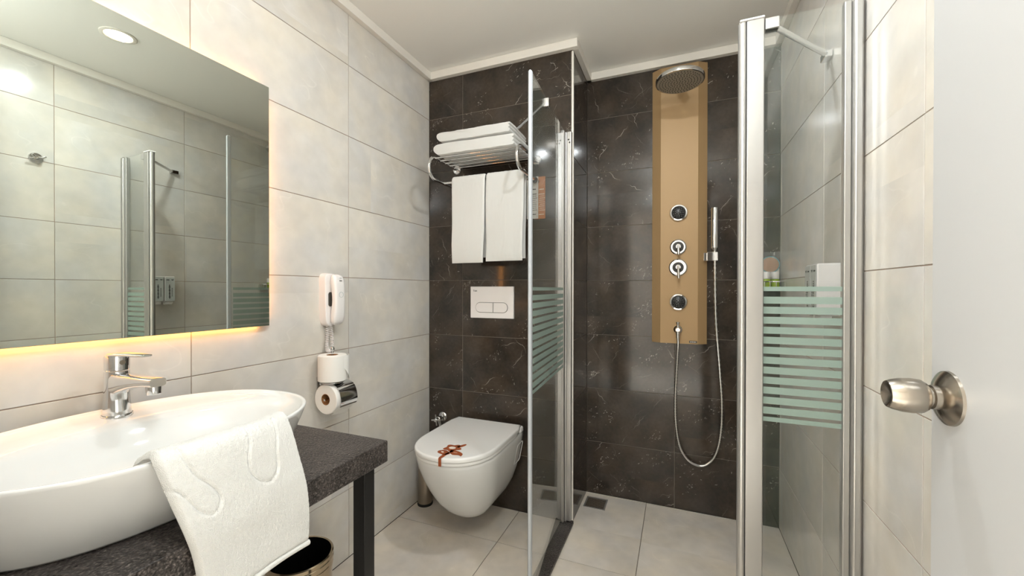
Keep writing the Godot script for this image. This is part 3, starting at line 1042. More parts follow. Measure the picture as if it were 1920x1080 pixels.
func text_part(called: String, words: String, size: float, depth: float, xf: Transform3D, m: Material, parent: Node3D) -> void:
	var tm := TextMesh.new()
	var sf := SystemFont.new()
	sf.font_names = PackedStringArray(["Droid Sans"])
	sf.font_weight = 700
	tm.font = sf
	tm.text = words
	tm.font_size = 64
	tm.pixel_size = size / 64.0
	tm.depth = depth
	var o := part(called, tm, m, parent)
	o.transform = Transform3D(xf.basis, xf.origin + o.position)

func build_phone() -> void:
	var c := Vector3(0, 1.1, 0.722)
	var t := thing("wall_phone", "white wall telephone with handset in its cradle on the cream tiles", "telephone", c)
	part("cradle", MB.new().prism(smooth_path2([Vector2(-0.030, 0.055), Vector2(-0.029, 0.088), Vector2(-0.016, 0.1025), Vector2(0.016, 0.1025), Vector2(0.029, 0.088), Vector2(0.030, 0.055), Vector2(0.028, -0.04), Vector2(0.024, -0.085), Vector2(0.012, -0.1025), Vector2(-0.012, -0.1025), Vector2(-0.024, -0.085), Vector2(-0.028, -0.04)], 6), 0.034, 0.006, left_wall_xf(c + Vector3(0, 0, 0.008))), M.white_plastic, t)
	part("cradle_slot_shade", MB.new().prism(rrect(0.020, 0.056, 0.009, 8), 0.0012, 0.0, left_wall_xf(c + Vector3(0.0338, 0.002, 0.014))), M.gap_shade_and_print, t)  # flat dark patch, the shade of a slot put into colour
	# handset: a bowed grip, thicker at ear and mouth
	var rows := []
	for i in 41:
		var s := i / 40.0
		var y := lerpf(-0.100, 0.100, s)
		var en := sqrt(clampf(1.0 - pow(absf(s * 2.0 - 1.0), 7.0), 0.0, 1.0))
		var w := 0.0265 * lerpf(0.35, 1.0, en) * (1.0 + 0.06 * cos(s * TAU))
		var outx := 0.045 + 0.019 * en + 0.006 * (1.0 - pow(s * 2.0 - 1.0, 2.0))
		var inx := 0.0345 + 0.007 * pow(maxf(0.0, sin(s * PI)), 4.0) + (1.0 - en) * 0.004
		var ring := PackedVector3Array()
		for j in 28:
			var a := TAU * j / 28
			var cx := signf(cos(a)) * pow(absf(cos(a)), 0.6)
			var sz := signf(sin(a)) * pow(absf(sin(a)), 0.6)
			ring.append(c + Vector3(lerpf(inx, outx, cx * 0.5 + 0.5), y, -0.006 + w * sz))
		rows.append(ring)
	var h := part("handset", MB.new().loft(rows), M.white_plastic, t)
	part("button_ring", MB.new().lathe(PackedVector2Array([Vector2(0.0095, 0), Vector2(0.0095, 0.0012), Vector2(0.0112, 0.0012), Vector2(0.0112, 0)]), 28, along(c + Vector3(0.0693, 0.020, -0.006), Vector3(1, 0, 0))), M.grey_plastic, h)
	part("print", MB.new().box(c + Vector3(0.0675, 0.075, -0.006), Vector3(0.0012, 0.0028, 0.012)).box(c + Vector3(0.0672, 0.085, -0.006), Vector3(0.0012, 0.0014, 0.010)), M.gap_shade_and_print, h)
	# coiled cord hanging in a loop
	var spine := smooth_path([c + Vector3(0.024, -0.098, 0.004), c + Vector3(0.025, -0.135, 0.000), c + Vector3(0.024, -0.17, -0.004), c + Vector3(0.022, -0.198, 0.0), c + Vector3(0.020, -0.200, 0.014), c + Vector3(0.019, -0.175, 0.018), c + Vector3(0.017, -0.14, 0.013), c + Vector3(0.016, -0.098, 0.010)], 40)
	var coil := PackedVector3Array()
	for i in spine.size():
		var tg := (spine[mini(i + 1, spine.size() - 1)] - spine[maxi(i - 1, 0)]).normalized()
		var s1 := tg.cross(Vector3(1, 0, 0)).normalized()
		var s2 := tg.cross(s1)
		for k in 2:
			var a := (i * 2 + k) * 0.42
			coil.append(spine[i] + (s1 * cos(a) + s2 * sin(a)) * 0.0060)
	part("coiled_cord", MB.new().tube(coil, 0.0017, 6), M.white_plastic, t)

func paper_roll(c: Vector3, dir: Vector3, r: float, h: float, label: String) -> Node3D:
	var t := thing("toilet_roll", label, "toilet roll", c, "toilet rolls")
	var pr := PackedVector2Array([Vector2(0.021, 0), Vector2(r - 0.002, 0), Vector2(r, 0.002), Vector2(r, h - 0.002), Vector2(r - 0.002, h), Vector2(0.021, h)])
	part("paper", MB.new().lathe(pr, 48, along(c, dir)), M.tissue, t)
	part("cardboard_core", MB.new().lathe(PackedVector2Array([Vector2(0.0212, h), Vector2(0.0196, h), Vector2(0.0196, 0), Vector2(0.0212, 0)]), 32, along(c, dir)), M.cardboard, t)
	return t

func build_rolls() -> void:
	# holder plate with a spare-roll spindle above and a curved chrome flap over the hanging roll
	var c := Vector3(0, 0.765, 0.745)
	var t := thing("toilet_roll_holder", "chrome toilet roll holder with curved cover and spare roll spindle", "roll holder", c)
	part("wall_plate", MB.new().box(c + Vector3(0.004, 0.012, 0), Vector3(0.008, 0.05, 0.06), 0.002), M.chrome, t)
	part("arm", MB.new().tube(bent([c + Vector3(0.006, 0.018, -0.03), c + Vector3(0.07, 0.018, -0.03), c + Vector3(0.07, -0.04, -0.056), c + Vector3(0.07, -0.04, 0.054)], 0.02), 0.004, 12), M.chrome, t)
	part("spindle", MB.new().tube(bent([c + Vector3(0.006, 0.022, 0.012), c + Vector3(0.066, 0.022, 0.012), c + Vector3(0.066, 0.145, 0.012)], 0.012), 0.0045, 12), M.chrome, t)
	part("spindle_dish", MB.new().lathe(PackedVector2Array([Vector2(0, 0), Vector2(0.04, 0.001), Vector2(0.046, 0.006), Vector2(0.044, 0.0065), Vector2(0, 0.003)]), 36, Transform3D(Basis(), c + Vector3(0.066, 0.018, 0.012))), M.chrome, t)
	part("spindle_tip", MB.new().lathe(PackedVector2Array([Vector2(0, -0.004), Vector2(0.006, -0.003), Vector2(0.008, 0.004), Vector2(0.006, 0.012), Vector2(0, 0.014)]), 20, Transform3D(Basis(), c + Vector3(0.066, 0.143, 0.012))), M.chrome, t)
	# cover: part of a cylinder round the roll
	var rows := []
	var ax := c + Vector3(0.066, -0.040, 0)
	for i in 2:
		pass
	for i in 13:
		var z := lerpf(-0.054, 0.030, i / 12.0)
		var ring := PackedVector3Array()
		for j in 31:
			var a := deg_to_rad(lerpf(128.0, -28.0, j / 30.0))
			var wv := 1.0 + 0.02 * sin(j * 0.5)
			ring.append(ax + Vector3(cos(a) * 0.062 * wv, sin(a) * 0.060 * wv, z))
		for j in 31:
			var a := deg_to_rad(lerpf(-28.0, 128.0, j / 30.0))
			var wv := 1.0 + 0.02 * sin((30 - j) * 0.5)
			ring.append(ax + Vector3(cos(a) * 0.0608 * wv, sin(a) * 0.0588 * wv, z))
		rows.append(ring)
	part("cover", MB.new().sheet(rows), M.chrome, t)
	part("cover_hinge", MB.new().tube(PackedVector3Array([c + Vector3(0.024, 0.012, -0.06), c + Vector3(0.024, 0.012, 0.03)]), 0.0055, 14), M.chrome, t)
	var up := paper_roll(Vector3(0.066, 0.792, 0.757), Vector3.UP, 0.0515, 0.098, "white spare toilet roll standing upright under the telephone")
	# its end folded to a point
	var fold := []
	for i in 13:
		var a := lerpf(-0.95, 1.05, i / 12.0)
		var lowy := 0.794 + 0.094 * clampf((0.55 - a) / 1.5, 0.0, 0.98)
		var pr := 0.0523
		fold.append(PackedVector3Array([Vector3(0.066 + pr * cos(a), lowy, 0.757 - pr * sin(a + 0.35)), Vector3(0.066 + pr * cos(a), 0.888, 0.757 - pr * sin(a + 0.35))]))
	part("folded_end", MB.new().grid(fold, false, false), M.tissue, up)
	var low := paper_roll(Vector3(0.066, 0.725, 0.692), Vector3(0, 0, 1), 0.056, 0.098, "white toilet roll hanging under the chrome cover")
	# loose end of the paper
	var lo := []
	for i in 9:
		var s := i / 8.0
		lo.append(PackedVector3Array([Vector3(0.066 + 0.050 * cos(-0.9 - s * 0.5), 0.725 - 0.050 * sin(0.9 + s * 0.5) - 0.024 * s, 0.695), Vector3(0.066 + 0.052 * cos(-0.9 - s * 0.5), 0.725 - 0.052 * sin(0.9 + s * 0.5) - 0.012 * s, 0.772)]))
	part("loose_sheet", MB.new().grid(lo, false, false), M.tissue, low)

func build_basket() -> void:
	var c := Vector3(1.672, 1.150, -0.262)
	var t := thing("corner_basket", "chrome wire corner basket in the shower corner", "basket", c)
	var z0 := SHOWER_Z + 0.006
	var x1 := ROOM_W - 0.006
	var loop := func(y: float, r: float) -> PackedVector3Array:
		var pts := [Vector3(x1, y, z0), Vector3(x1 - r, y, z0), Vector3(x1 - r * 0.93, y, z0 + r * 0.45), Vector3(x1 - r * 0.66, y, z0 + r * 0.66), Vector3(x1 - r * 0.45, y, z0 + r * 0.93), Vector3(x1, y, z0 + r), Vector3(x1, y, z0)]
		return bent(pts, 0.02, 4)
	part("top_rail", MB.new().tube(loop.call(1.178, 0.125), 0.003, 10), M.chrome, t)
	part("bottom_rail", MB.new().tube(loop.call(1.140, 0.120), 0.0025, 10), M.chrome, t)
	for k in 9:
		var a := PI / 2 * k / 8.0
		var q := Vector3(x1 - 0.122 * maxf(cos(a), 0.0) , 0, z0 + 0.122 * sin(a))
		if k > 0 and k < 8:
			q = Vector3(x1 - 0.122 * pow(cos(a), 0.8), 0, z0 + 0.122 * pow(sin(a), 0.8))
		part("upright_wire", MB.new().tube(PackedVector3Array([Vector3(q.x, 1.140, q.z), Vector3(q.x, 1.178, q.z)]), 0.0018, 8), M.chrome, t)
	for k in 6:
		var zz := z0 + 0.01 + k * 0.018
		part("floor_wire", MB.new().tube(PackedVector3Array([Vector3(x1 - sqrt(maxf(0.0001, 0.0144 - pow(zz - z0, 2))) * 0.95, 1.138, zz), Vector3(x1, 1.138, zz)]), 0.0018, 8), M.chrome, t)
	# toiletries in the basket
	for k in 2:
		var o := Vector3([1.675, 1.715][k], 1.1415, [-0.262, -0.288][k])
		var bt := thing("soap_bottle", ["small bottle of green liquid soap with white cap at the basket front", "small bottle of green liquid soap with white cap deep in the basket corner"][k], "bottle", o, "green soap bottles in the basket")
		part("bottle_body", MB.new().lathe(PackedVector2Array([Vector2(0, 0), Vector2(0.017, 0), Vector2(0.019, 0.002), Vector2(0.019, 0.044), Vector2(0.016, 0.049), Vector2(0.013, 0.05), Vector2(0, 0.05)]), 28, Transform3D(Basis(), o)), M.green_liquid, bt)
		part("cap", MB.new().lathe(PackedVector2Array([Vector2(0.0165, 0.05), Vector2(0.0175, 0.052), Vector2(0.0175, 0.080), Vector2(0.016, 0.083), Vector2(0, 0.083)]), 28, Transform3D(Basis(), o)), M.white_plastic, bt)
	var pc := Vector3(1.700, 1.142, -0.314)
	var p := thing("sponge_packet", "clear packet with a round brown sponge edged in teal, behind the soap bottles", "packet", pc)
	part("card_back", MB.new().box(pc + Vector3(0, 0.055, 0), Vector3(0.074, 0.09, 0.003), 0.001), M.white_card, p)
	var disc := PackedVector2Array()
	for k in 36:
		disc.append(Vector2(cos(TAU * k / 36), sin(TAU * k / 36)) * 0.036)
	part("sponge", MB.new().prism(disc, 0.010, 0.003, Transform3D(Basis(), pc + Vector3(0, 0.118, -0.002)), true), M.brown_sponge, p)
	var ed := PackedVector3Array()
	for k in 41:
		ed.append(pc + Vector3(cos(TAU * k / 40) * 0.037, 0.118 + sin(TAU * k / 40) * 0.037, 0.003))
	part("edging", MB.new().tube(ed, 0.0028, 8, false), M.teal_trim, p)
	var film := []
	var fz := noise(81, 26.0, 2)
	for i in 13:
		var row := PackedVector3Array()
		for j in 13:
			var u := j / 12.0
			var w := i / 12.0
			row.append(pc + Vector3(lerpf(-0.044, 0.044, u), lerpf(0.002, 0.178, w), 0.014 + 0.006 * fz.get_noise_2d(u, w)))
		film.append(row)
	part("film", MB.new().grid(film, false, false), M.clear_film, p)

# ------------------------------------------------------------------ toilet
func d_ring(cx: float, hw: float, z0: float, zl: float, y: float, corner := 0.012, deep := 1.12) -> PackedVector3Array:
	var out := PackedVector3Array()
	var zc := maxf(z0 + 0.02, zl - hw * deep)
	for k in 7:
		out.append(Vector3(cx - hw + (corner if k == 0 else 0.0), y, lerpf(z0 + (0.0 if k == 0 else corner), zc, k / 6.0)))
	for k in range(1, 40):
		var a := PI - PI * k / 40.0
		out.append(Vector3(cx + hw * signf(cos(a)) * pow(absf(cos(a)), 0.88), y, zc + (zl - zc) * pow(sin(a), 0.92)))
	for k in 7:
		out.append(Vector3(cx + hw - (corner if k == 6 else 0.0), y, lerpf(zc, z0 + (0.0 if k == 6 else corner), k / 6.0)))
	return out

func build_toilet() -> void:
	var cx := 0.395
	var t := thing("toilet", "white wall-hung toilet with its lid closed, against the dark tile wall", "toilet", Vector3(cx, 0.09, 0.0))
	var rings := []
	for q in [[0.094, 0.022, 0.0, 0.215], [0.0955, 0.044, 0.0, 0.265], [0.105, 0.068, 0.0, 0.312], [0.125, 0.090, 0.0, 0.349], [0.155, 0.111, 0.0, 0.386], [0.20, 0.134, 0.0, 0.428], [0.26, 0.156, 0.0, 0.470], [0.32, 0.171, 0.0, 0.504], [0.38, 0.182, 0.0, 0.531], [0.415, 0.186, 0.0, 0.542], [0.428, 0.185, 0.0, 0.542], [0.432, 0.181, 0.003, 0.538]]:
		rings.append(d_ring(cx, q[1], q[2], q[3], q[0]))
	part("bowl", MB.new().loft(rings), M.ceramic, t)
	rings = []
	for q in [[0.433, 0.183], [0.435, 0.187], [0.445, 0.187], [0.447, 0.184]]:
		rings.append(d_ring(cx, q[1], 0.075, 0.548 + (q[1] - 0.187), q[0]))
	part("seat", MB.new().loft(rings), M.lid_plastic, t)
	rings = []
	for q in [[0.4485, 0.185], [0.4500, 0.189], [0.4620, 0.189], [0.4665, 0.186], [0.4675, 0.180]]:
		rings.append(d_ring(cx, q[1], 0.052 + (0.189 - q[1]), 0.552 + (q[1] - 0.189), q[0]))
	part("lid", MB.new().loft(rings), M.lid_plastic, t)
	for s in [-1.0, 1.0]:
		part("hinge", MB.new().box(Vector3(cx + s * 0.165, 0.446, 0.058), Vector3(0.044, 0.028, 0.036), 0.006), M.lid_plastic, t)
		# covered fixing recess on each flank
		var loop := []
		for p in rrect(0.075, 0.10, 0.012, 4):
			var yy: float = 0.335 + p.y
			var hw := lerpf(0.171, 0.182, clampf((yy - 0.32) / 0.06, 0, 1)) if yy > 0.32 else lerpf(0.156, 0.171, (yy - 0.26) / 0.06)
			loop.append(Vector3(cx + s * (hw - 0.0005), yy, 0.075 + p.x))
		loop.append(loop[0])
		part("fixing_cover_edge", MB.new().tube(PackedVector3Array(loop), 0.0022, 8, false), M.ceramic, t)
	# paper hygiene seal: flower, leaf and bud with a tail over the lid edge
	var sy := 0.4678
	var so := Vector3(0.412, sy, 0.442)
	var f := thing("paper_seal", "brown flower-shaped paper hygiene seal stuck on the toilet lid", "seal", so)
	var flat := func(o: Vector3) -> Transform3D:
		return xf_at(o, Vector3(1, 0, 0), Vector3(0, 0, -1), Vector3(0, 1, 0))
	var flower := PackedVector2Array()
	for k in 60:
		var a := TAU * k / 60
		var r := 0.035 + 0.006 * cos(a * 5.0)
		flower.append(Vector2(cos(a), sin(a)) * r)
	part("flower", MB.new().prism(flower, 0.0006, 0.0, flat.call(so)), M.seal_paper, f)
	var eye := PackedVector2Array()
	for k in 28:
		eye.append(Vector2(cos(TAU * k / 28) * 0.0150, sin(TAU * k / 28) * 0.0120))
	part("flower_centre", MB.new().prism(eye, 0.0003, 0.0, flat.call(so + Vector3(-0.002, 0.0006, 0))), M.seal_white, f)
	part("petal", MB.new().prism(smooth_path2([Vector2(0.010, 0.020), Vector2(0.020, 0.044), Vector2(0.030, 0.058), Vector2(0.038, 0.050), Vector2(0.034, 0.030), Vector2(0.022, 0.012)], 5), 0.0006, 0.0, flat.call(so)), M.seal_paper, f)
	var leaf := smooth_path2([Vector2(0.004, -0.024), Vector2(0.020, -0.020), Vector2(0.046, -0.024), Vector2(0.070, -0.040), Vector2(0.074, -0.062), Vector2(0.060, -0.056), Vector2(0.036, -0.062), Vector2(0.014, -0.048)], 5)
	part("leaf", MB.new().prism(leaf, 0.0006, 0.0, flat.call(so)), M.seal_paper, f)
	part("leaf_vein", MB.new().box(so + Vector3(0.036, 0.0009, 0.040), Vector3(0.018, 0.0003, 0.0018), 0.0, Transform3D()), M.seal_white, f)
	var bud := smooth_path2([Vector2(0.020, -0.058), Vector2(-0.004, -0.036), Vector2(-0.024, -0.034), Vector2(-0.040, -0.048), Vector2(-0.034, -0.064), Vector2(-0.014, -0.072), Vector2(0.004, -0.076)], 5)
	part("bud", MB.new().prism(bud, 0.0006, 0.0, flat.call(so)), M.seal_paper, f)
	part("bud_mark", MB.new().prism(smooth_path2([Vector2(-0.026, -0.049), Vector2(-0.015, -0.049), Vector2(-0.010, -0.055), Vector2(-0.018, -0.058)], 4), 0.0003, 0.0, flat.call(so + Vector3(0, 0.0006, 0))), M.seal_white, f)
	var stem := smooth_path2([Vector2(0.014, -0.030), Vector2(0.022, -0.036), Vector2(0.014, -0.060), Vector2(0.012, -0.108), Vector2(-0.001, -0.108), Vector2(-0.002, -0.078), Vector2(0.004, -0.058)], 5)
	part("stem", MB.new().prism(stem, 0.0006, 0.0, flat.call(so)), M.seal_paper, f)
	part("tail", MB.new().box(Vector3(so.x + 0.006, 0.4515, 0.5535), Vector3(0.013, 0.033, 0.0008)), M.seal_paper, f)

# ------------------------------------------------------------------ towel rack
func build_rack() -> void:
	var t := thing("towel_rack", "chrome hotel towel rack with shelf rods and lower bar on the dark wall", "towel rack", Vector3(0.409, 1.68, 0))
	var xs := [0.181, 0.637]
	for x in xs:
		var pts := PackedVector3Array([Vector3(x, 1.79, 0.004)])
		for k in 15:
			var a := PI / 2 - PI * k / 14.0
			pts.append(Vector3(x, 1.737 + 0.053 * sin(a), 0.222 + 0.053 * cos(a)))
		pts.append(Vector3(x, 1.684, 0.03))
		part("side_loop", MB.new().tube(pts, 0.0078, 14), M.chrome, t)
		part("wall_flange", MB.new().lathe(PackedVector2Array([Vector2(0, 0), Vector2(0.025, 0), Vector2(0.025, 0.006), Vector2(0.022, 0.010), Vector2(0.012, 0.012), Vector2(0, 0.012)]), 32, along(Vector3(x, 1.79, 0), Vector3(0, 0, 1))), M.chrome, t)
		part("end_cap", MB.new().lathe(PackedVector2Array([Vector2(0.0, -0.016), Vector2(0.009, -0.013), Vector2(0.0150, -0.005), Vector2(0.0155, 0.001), Vector2(0.0125, 0.008), Vector2(0.0075, 0.0115), Vector2(0.0, 0.012)]), 24, along(Vector3(x, 1.684, 0.034), Vector3(0, 0, -1))), M.black_plastic, t)
	for z in [0.045, 0.09, 0.135, 0.18, 0.225]:
		part("shelf_rod", MB.new().tube(PackedVector3Array([Vector3(xs[0], 1.788, z), Vector3(xs[1], 1.788, z)]), 0.004, 10), M.chrome, t)
	part("towel_bar", MB.new().tube(PackedVector3Array([Vector3(xs[0], 1.684, 0.142), Vector3(xs[1], 1.684, 0.142)]), 0.006, 12), M.chrome, t)
	part("towel_bar", MB.new().tube(PackedVector3Array([Vector3(xs[0], 1.684, 0.06), Vector3(xs[1], 1.684, 0.06)]), 0.006, 12), M.chrome, t)
	# folded bath towels on the shelf
	folded(0.192, 0.612, 1.7925, 0.060, 0.028, 0.252, 5, "thick folded white bath towel at the bottom of the stack on the rack")
	folded(0.206, 0.590, 1.8575, 0.050, 0.030, 0.246, 6, "folded white bath towel on top of the stack on the rack")
	# hand towels hung over the lower bar
	hung(0.238, 0.424, 1.272, 1.30, 0.0, "white hand towel on the rack bar, hung nearer the cream wall")
	hung(0.430, 0.628, 1.277, 1.29, 0.004, "white hand towel on the rack bar, hung nearer the glass shower door")
	# two paper cards hanging from the end of the rack
	var cards := [[Vector3(0.619, 1.60, 0.0140), M.white_card, "white printed paper door hanger card on the rack end, half over the orange one", M.gap_shade_and_print, 0.006], [Vector3(0.655, 1.598, 0.0115), M.orange_card, "orange printed paper door hanger card on the towel rack end", M.card_print, 0.010]]
	for k in 2:
		var q = cards[k]
		var o: Vector3 = q[0]
		var cd := thing("hanger_card", q[2], "card", o)
		var mb := holed_sheet(o, 0.030, 0.105, Vector2(0.012 - 0.024 * k, 0.082), 0.0105)
		part("card_sheet", mb, q[1], cd)
		var ink := MB.new()
		for r in 9:
			ink.box(o + Vector3(q[4] + 0.002 * (r % 3), 0.018 - r * 0.010, 0.0011), Vector3(0.030 - 0.005 * (r % 2), 0.0024 if r else 0.004, 0.0004))
		ink.box(o + Vector3(q[4], 0.042, 0.0011), Vector3(0.024, 0.005, 0.0004))
		ink.box(o + Vector3(q[4], -0.083, 0.0011), Vector3(0.026, 0.004, 0.0004))
		part("print", ink, q[3], cd).set_meta("kind", "stuff")

func folded(x0: float, x1: float, y0: float, h: float, z0: float, z1: float, seed_: int, label: String) -> void:
	var t := thing("folded_towel", label, "towel", Vector3((x0 + x1) / 2, y0, (z0 + z1) / 2), "folded towels on the rack")
	var nz := noise(seed_ * 17, 5.0, 2)
	var fz := noise(seed_ * 19, 70.0, 2)
	var rows := []
	for i in 25:
		var s := i / 24.0
		var z := lerpf(z0, z1, s)
		var en := pow(absf(s * 2 - 1), 6.0)
		var ring := PackedVector3Array()
		var hh := h * (0.5 - 0.08 * en)
		var yc := y0 + h * 0.5
		# left end is a round fold, right end shows the layers
		for k in 17:
			var a := PI / 2 + PI * k / 16.0
			ring.append(Vector3(x0 + hh * 1.1 + hh * 1.1 * cos(a), yc + hh * sin(a), z))
		for k in range(1, 24):
			ring.append(Vector3(lerpf(x0 + hh * 1.1, x1 - 0.012, k / 24.0), yc - hh, z))
		for k in 25:
			var w := k / 24.0
			var bump := absf(sin(w * PI * 3.0))
			ring.append(Vector3(x1 - 0.010 + 0.010 * pow(bump, 0.5), yc - hh + 2.0 * hh * w, z))
		for k in range(1, 24):
			ring.append(Vector3(lerpf(x1 - 0.012, x0 + hh * 1.1, k / 24.0), yc + hh, z))
		for j in ring.size():
			var p := ring[j]
			var sag := 0.006 * nz.get_noise_3d(p.x, p.y * 0.4, p.z)
			if p.y > y0 + h * 0.3:
				p.y += sag
			p += Vector3(0, 0.0012, 0.0012) * fz.get_noise_3d(p.x, p.y, p.z)
			p.z += 0.008 * nz.get_noise_2d(p.x, seed_) * (s - 0.5) - (0.010 * pow(absf(p.y - yc) / hh, 3.0)) * signf(s - 0.5) * en
			p.y = maxf(p.y, y0)
			ring[j] = p
		rows.append(ring)
	part("folded_terry", MB.new().loft(rows), M.towel, t)

func hung(x0: float, x1: float, yb: float, yb2: float, zoff: float, label: String) -> void:
	var t := thing("hand_towel", label, "towel", Vector3((x0 + x1) / 2, yb, 0.142), "hand towels on the rack bar")
	var nz := noise(int(x0 * 1000), 3.5, 2)
	var fz := noise(int(x1 * 1000), 80.0, 2)
	var rows := []
	var top := 1.6905
	var zc := 0.142
	for i in 41:
		var s := i / 40.0
		var key := []
		key.append(Vector2(yb, zc + 0.020 + zoff))
		key.append(Vector2(lerpf(yb, top, 0.3), zc + 0.019 + zoff))
		key.append(Vector2(lerpf(yb, top, 0.7), zc + 0.016 + zoff))
		key.append(Vector2(top - 0.012, zc + 0.014))
		key.append(Vector2(top + 0.008, zc + 0.008))
		key.append(Vector2(top + 0.011, zc))
		key.append(Vector2(top + 0.008, zc - 0.008))
		key.append(Vector2(top - 0.012, zc - 0.014))
		key.append(Vector2(lerpf(yb2, top, 0.5), zc - 0.016))
		key.append(Vector2(yb2, zc - 0.018))
		var line := smooth_path2(key, 10, false)
		var e := clampf(sqrt(minf(s, 1.0 - s) / 0.03), 0.25, 1.0)
		var out_ := PackedVector3Array()
		var in_ := PackedVector3Array()
		for k in line.size():
			var p := line[k]
			var tg := line[mini(k + 1, line.size() - 1)] - line[maxi(k - 1, 0)]
			var nn := Vector2(tg.y, -tg.x).normalized()
			if k < line.size() / 2 and nn.y < 0 and k < line.size() * 0.4:
				nn = -nn
			if k > line.size() * 0.6 and nn.y > 0:
				nn = -nn
			if k >= line.size() * 0.4 and k <= line.size() * 0.6 and nn.x < 0:
				nn = -nn
			var drop := clampf((top - p.x) / (top - yb), 0.0, 1.0)
			var x := lerpf(x0, x1, s) + 0.004 * drop * nz.get_noise_2d(p.x, s) + lerpf(0.004, -0.006, s) * drop
			var en := clampf(sqrt(minf(k, line.size() - 1 - k) / 3.0), 0.3, 1.0)
			var wv := 0.006 * nz.get_noise_2d(x * 2.0, p.x * 0.6) * drop + 0.0012 * fz.get_noise_2d(x, p.x)
			var o := p + nn * (0.0075 * e * en + wv * (1.0 if k < line.size() / 2 else 0.2))
			out_.append(Vector3(x, o.x, o.y))
			in_.append(Vector3(x, p.x, p.y))
		in_.reverse()
		var ring := PackedVector3Array(out_)
		ring.append_array(in_)
		rows.append(ring)
	part("terry_cloth", MB.new().sheet(rows), M.towel, t)

# a paper sheet with a round hole
func holed_sheet(o: Vector3, hw: float, hh: float, hc: Vector2, r: float) -> MB:
	var angs := []
	for k in 32:
		angs.append(TAU * k / 32 - PI)
	for c in [Vector2(hw, hh), Vector2(-hw, hh), Vector2(-hw, -hh), Vector2(hw, -hh)]:
		angs.append((c - hc).angle())
	angs.sort()
	var ins := []
	var outs := []
	for a in angs:
		var d := Vector2(cos(a), sin(a))
		var t := 9.0
		if absf(d.x) > 1e-6:
			t = minf(t, ((hw if d.x > 0 else -hw) - hc.x) / d.x)
		if absf(d.y) > 1e-6:
			t = minf(t, ((hh if d.y > 0 else -hh) - hc.y) / d.y)
		ins.append(hc + d * r)
		outs.append(hc + d * t)
	var b := MB.new()
	for side in 2:
		var z := 0.0008 * (1 - side)
		var nn := Vector3(0, 0, 1.0 - 2.0 * side)
		var base := b.v.size()
		for i in angs.size():
			b.vert(o + Vector3(ins[i].x, ins[i].y, z), nn)
			b.vert(o + Vector3(outs[i].x, outs[i].y, z), nn)
		for i in angs.size():
			var j := (i + 1) % angs.size()
			b.quad(base + i * 2, base + i * 2 + 1, base + j * 2 + 1, base + j * 2)
	for i in angs.size():
		var j := (i + 1) % angs.size()
		for q in [[outs, 1.0], [ins, -1.0]]:
			var p0: Vector2 = q[0][i]
			var p1: Vector2 = q[0][j]
			var sgn: float = q[1]
			var m: Vector2 = ((p0 + p1) * 0.5 - hc).normalized() * sgn
			var n3 := Vector3(m.x, m.y, 0)
			b.quad(b.vert(o + Vector3(p0.x, p0.y, 0), n3), b.vert(o + Vector3(p1.x, p1.y, 0), n3), b.vert(o + Vector3(p1.x, p1.y, 0.0008), n3), b.vert(o + Vector3(p0.x, p0.y, 0.0008), n3))
	return b

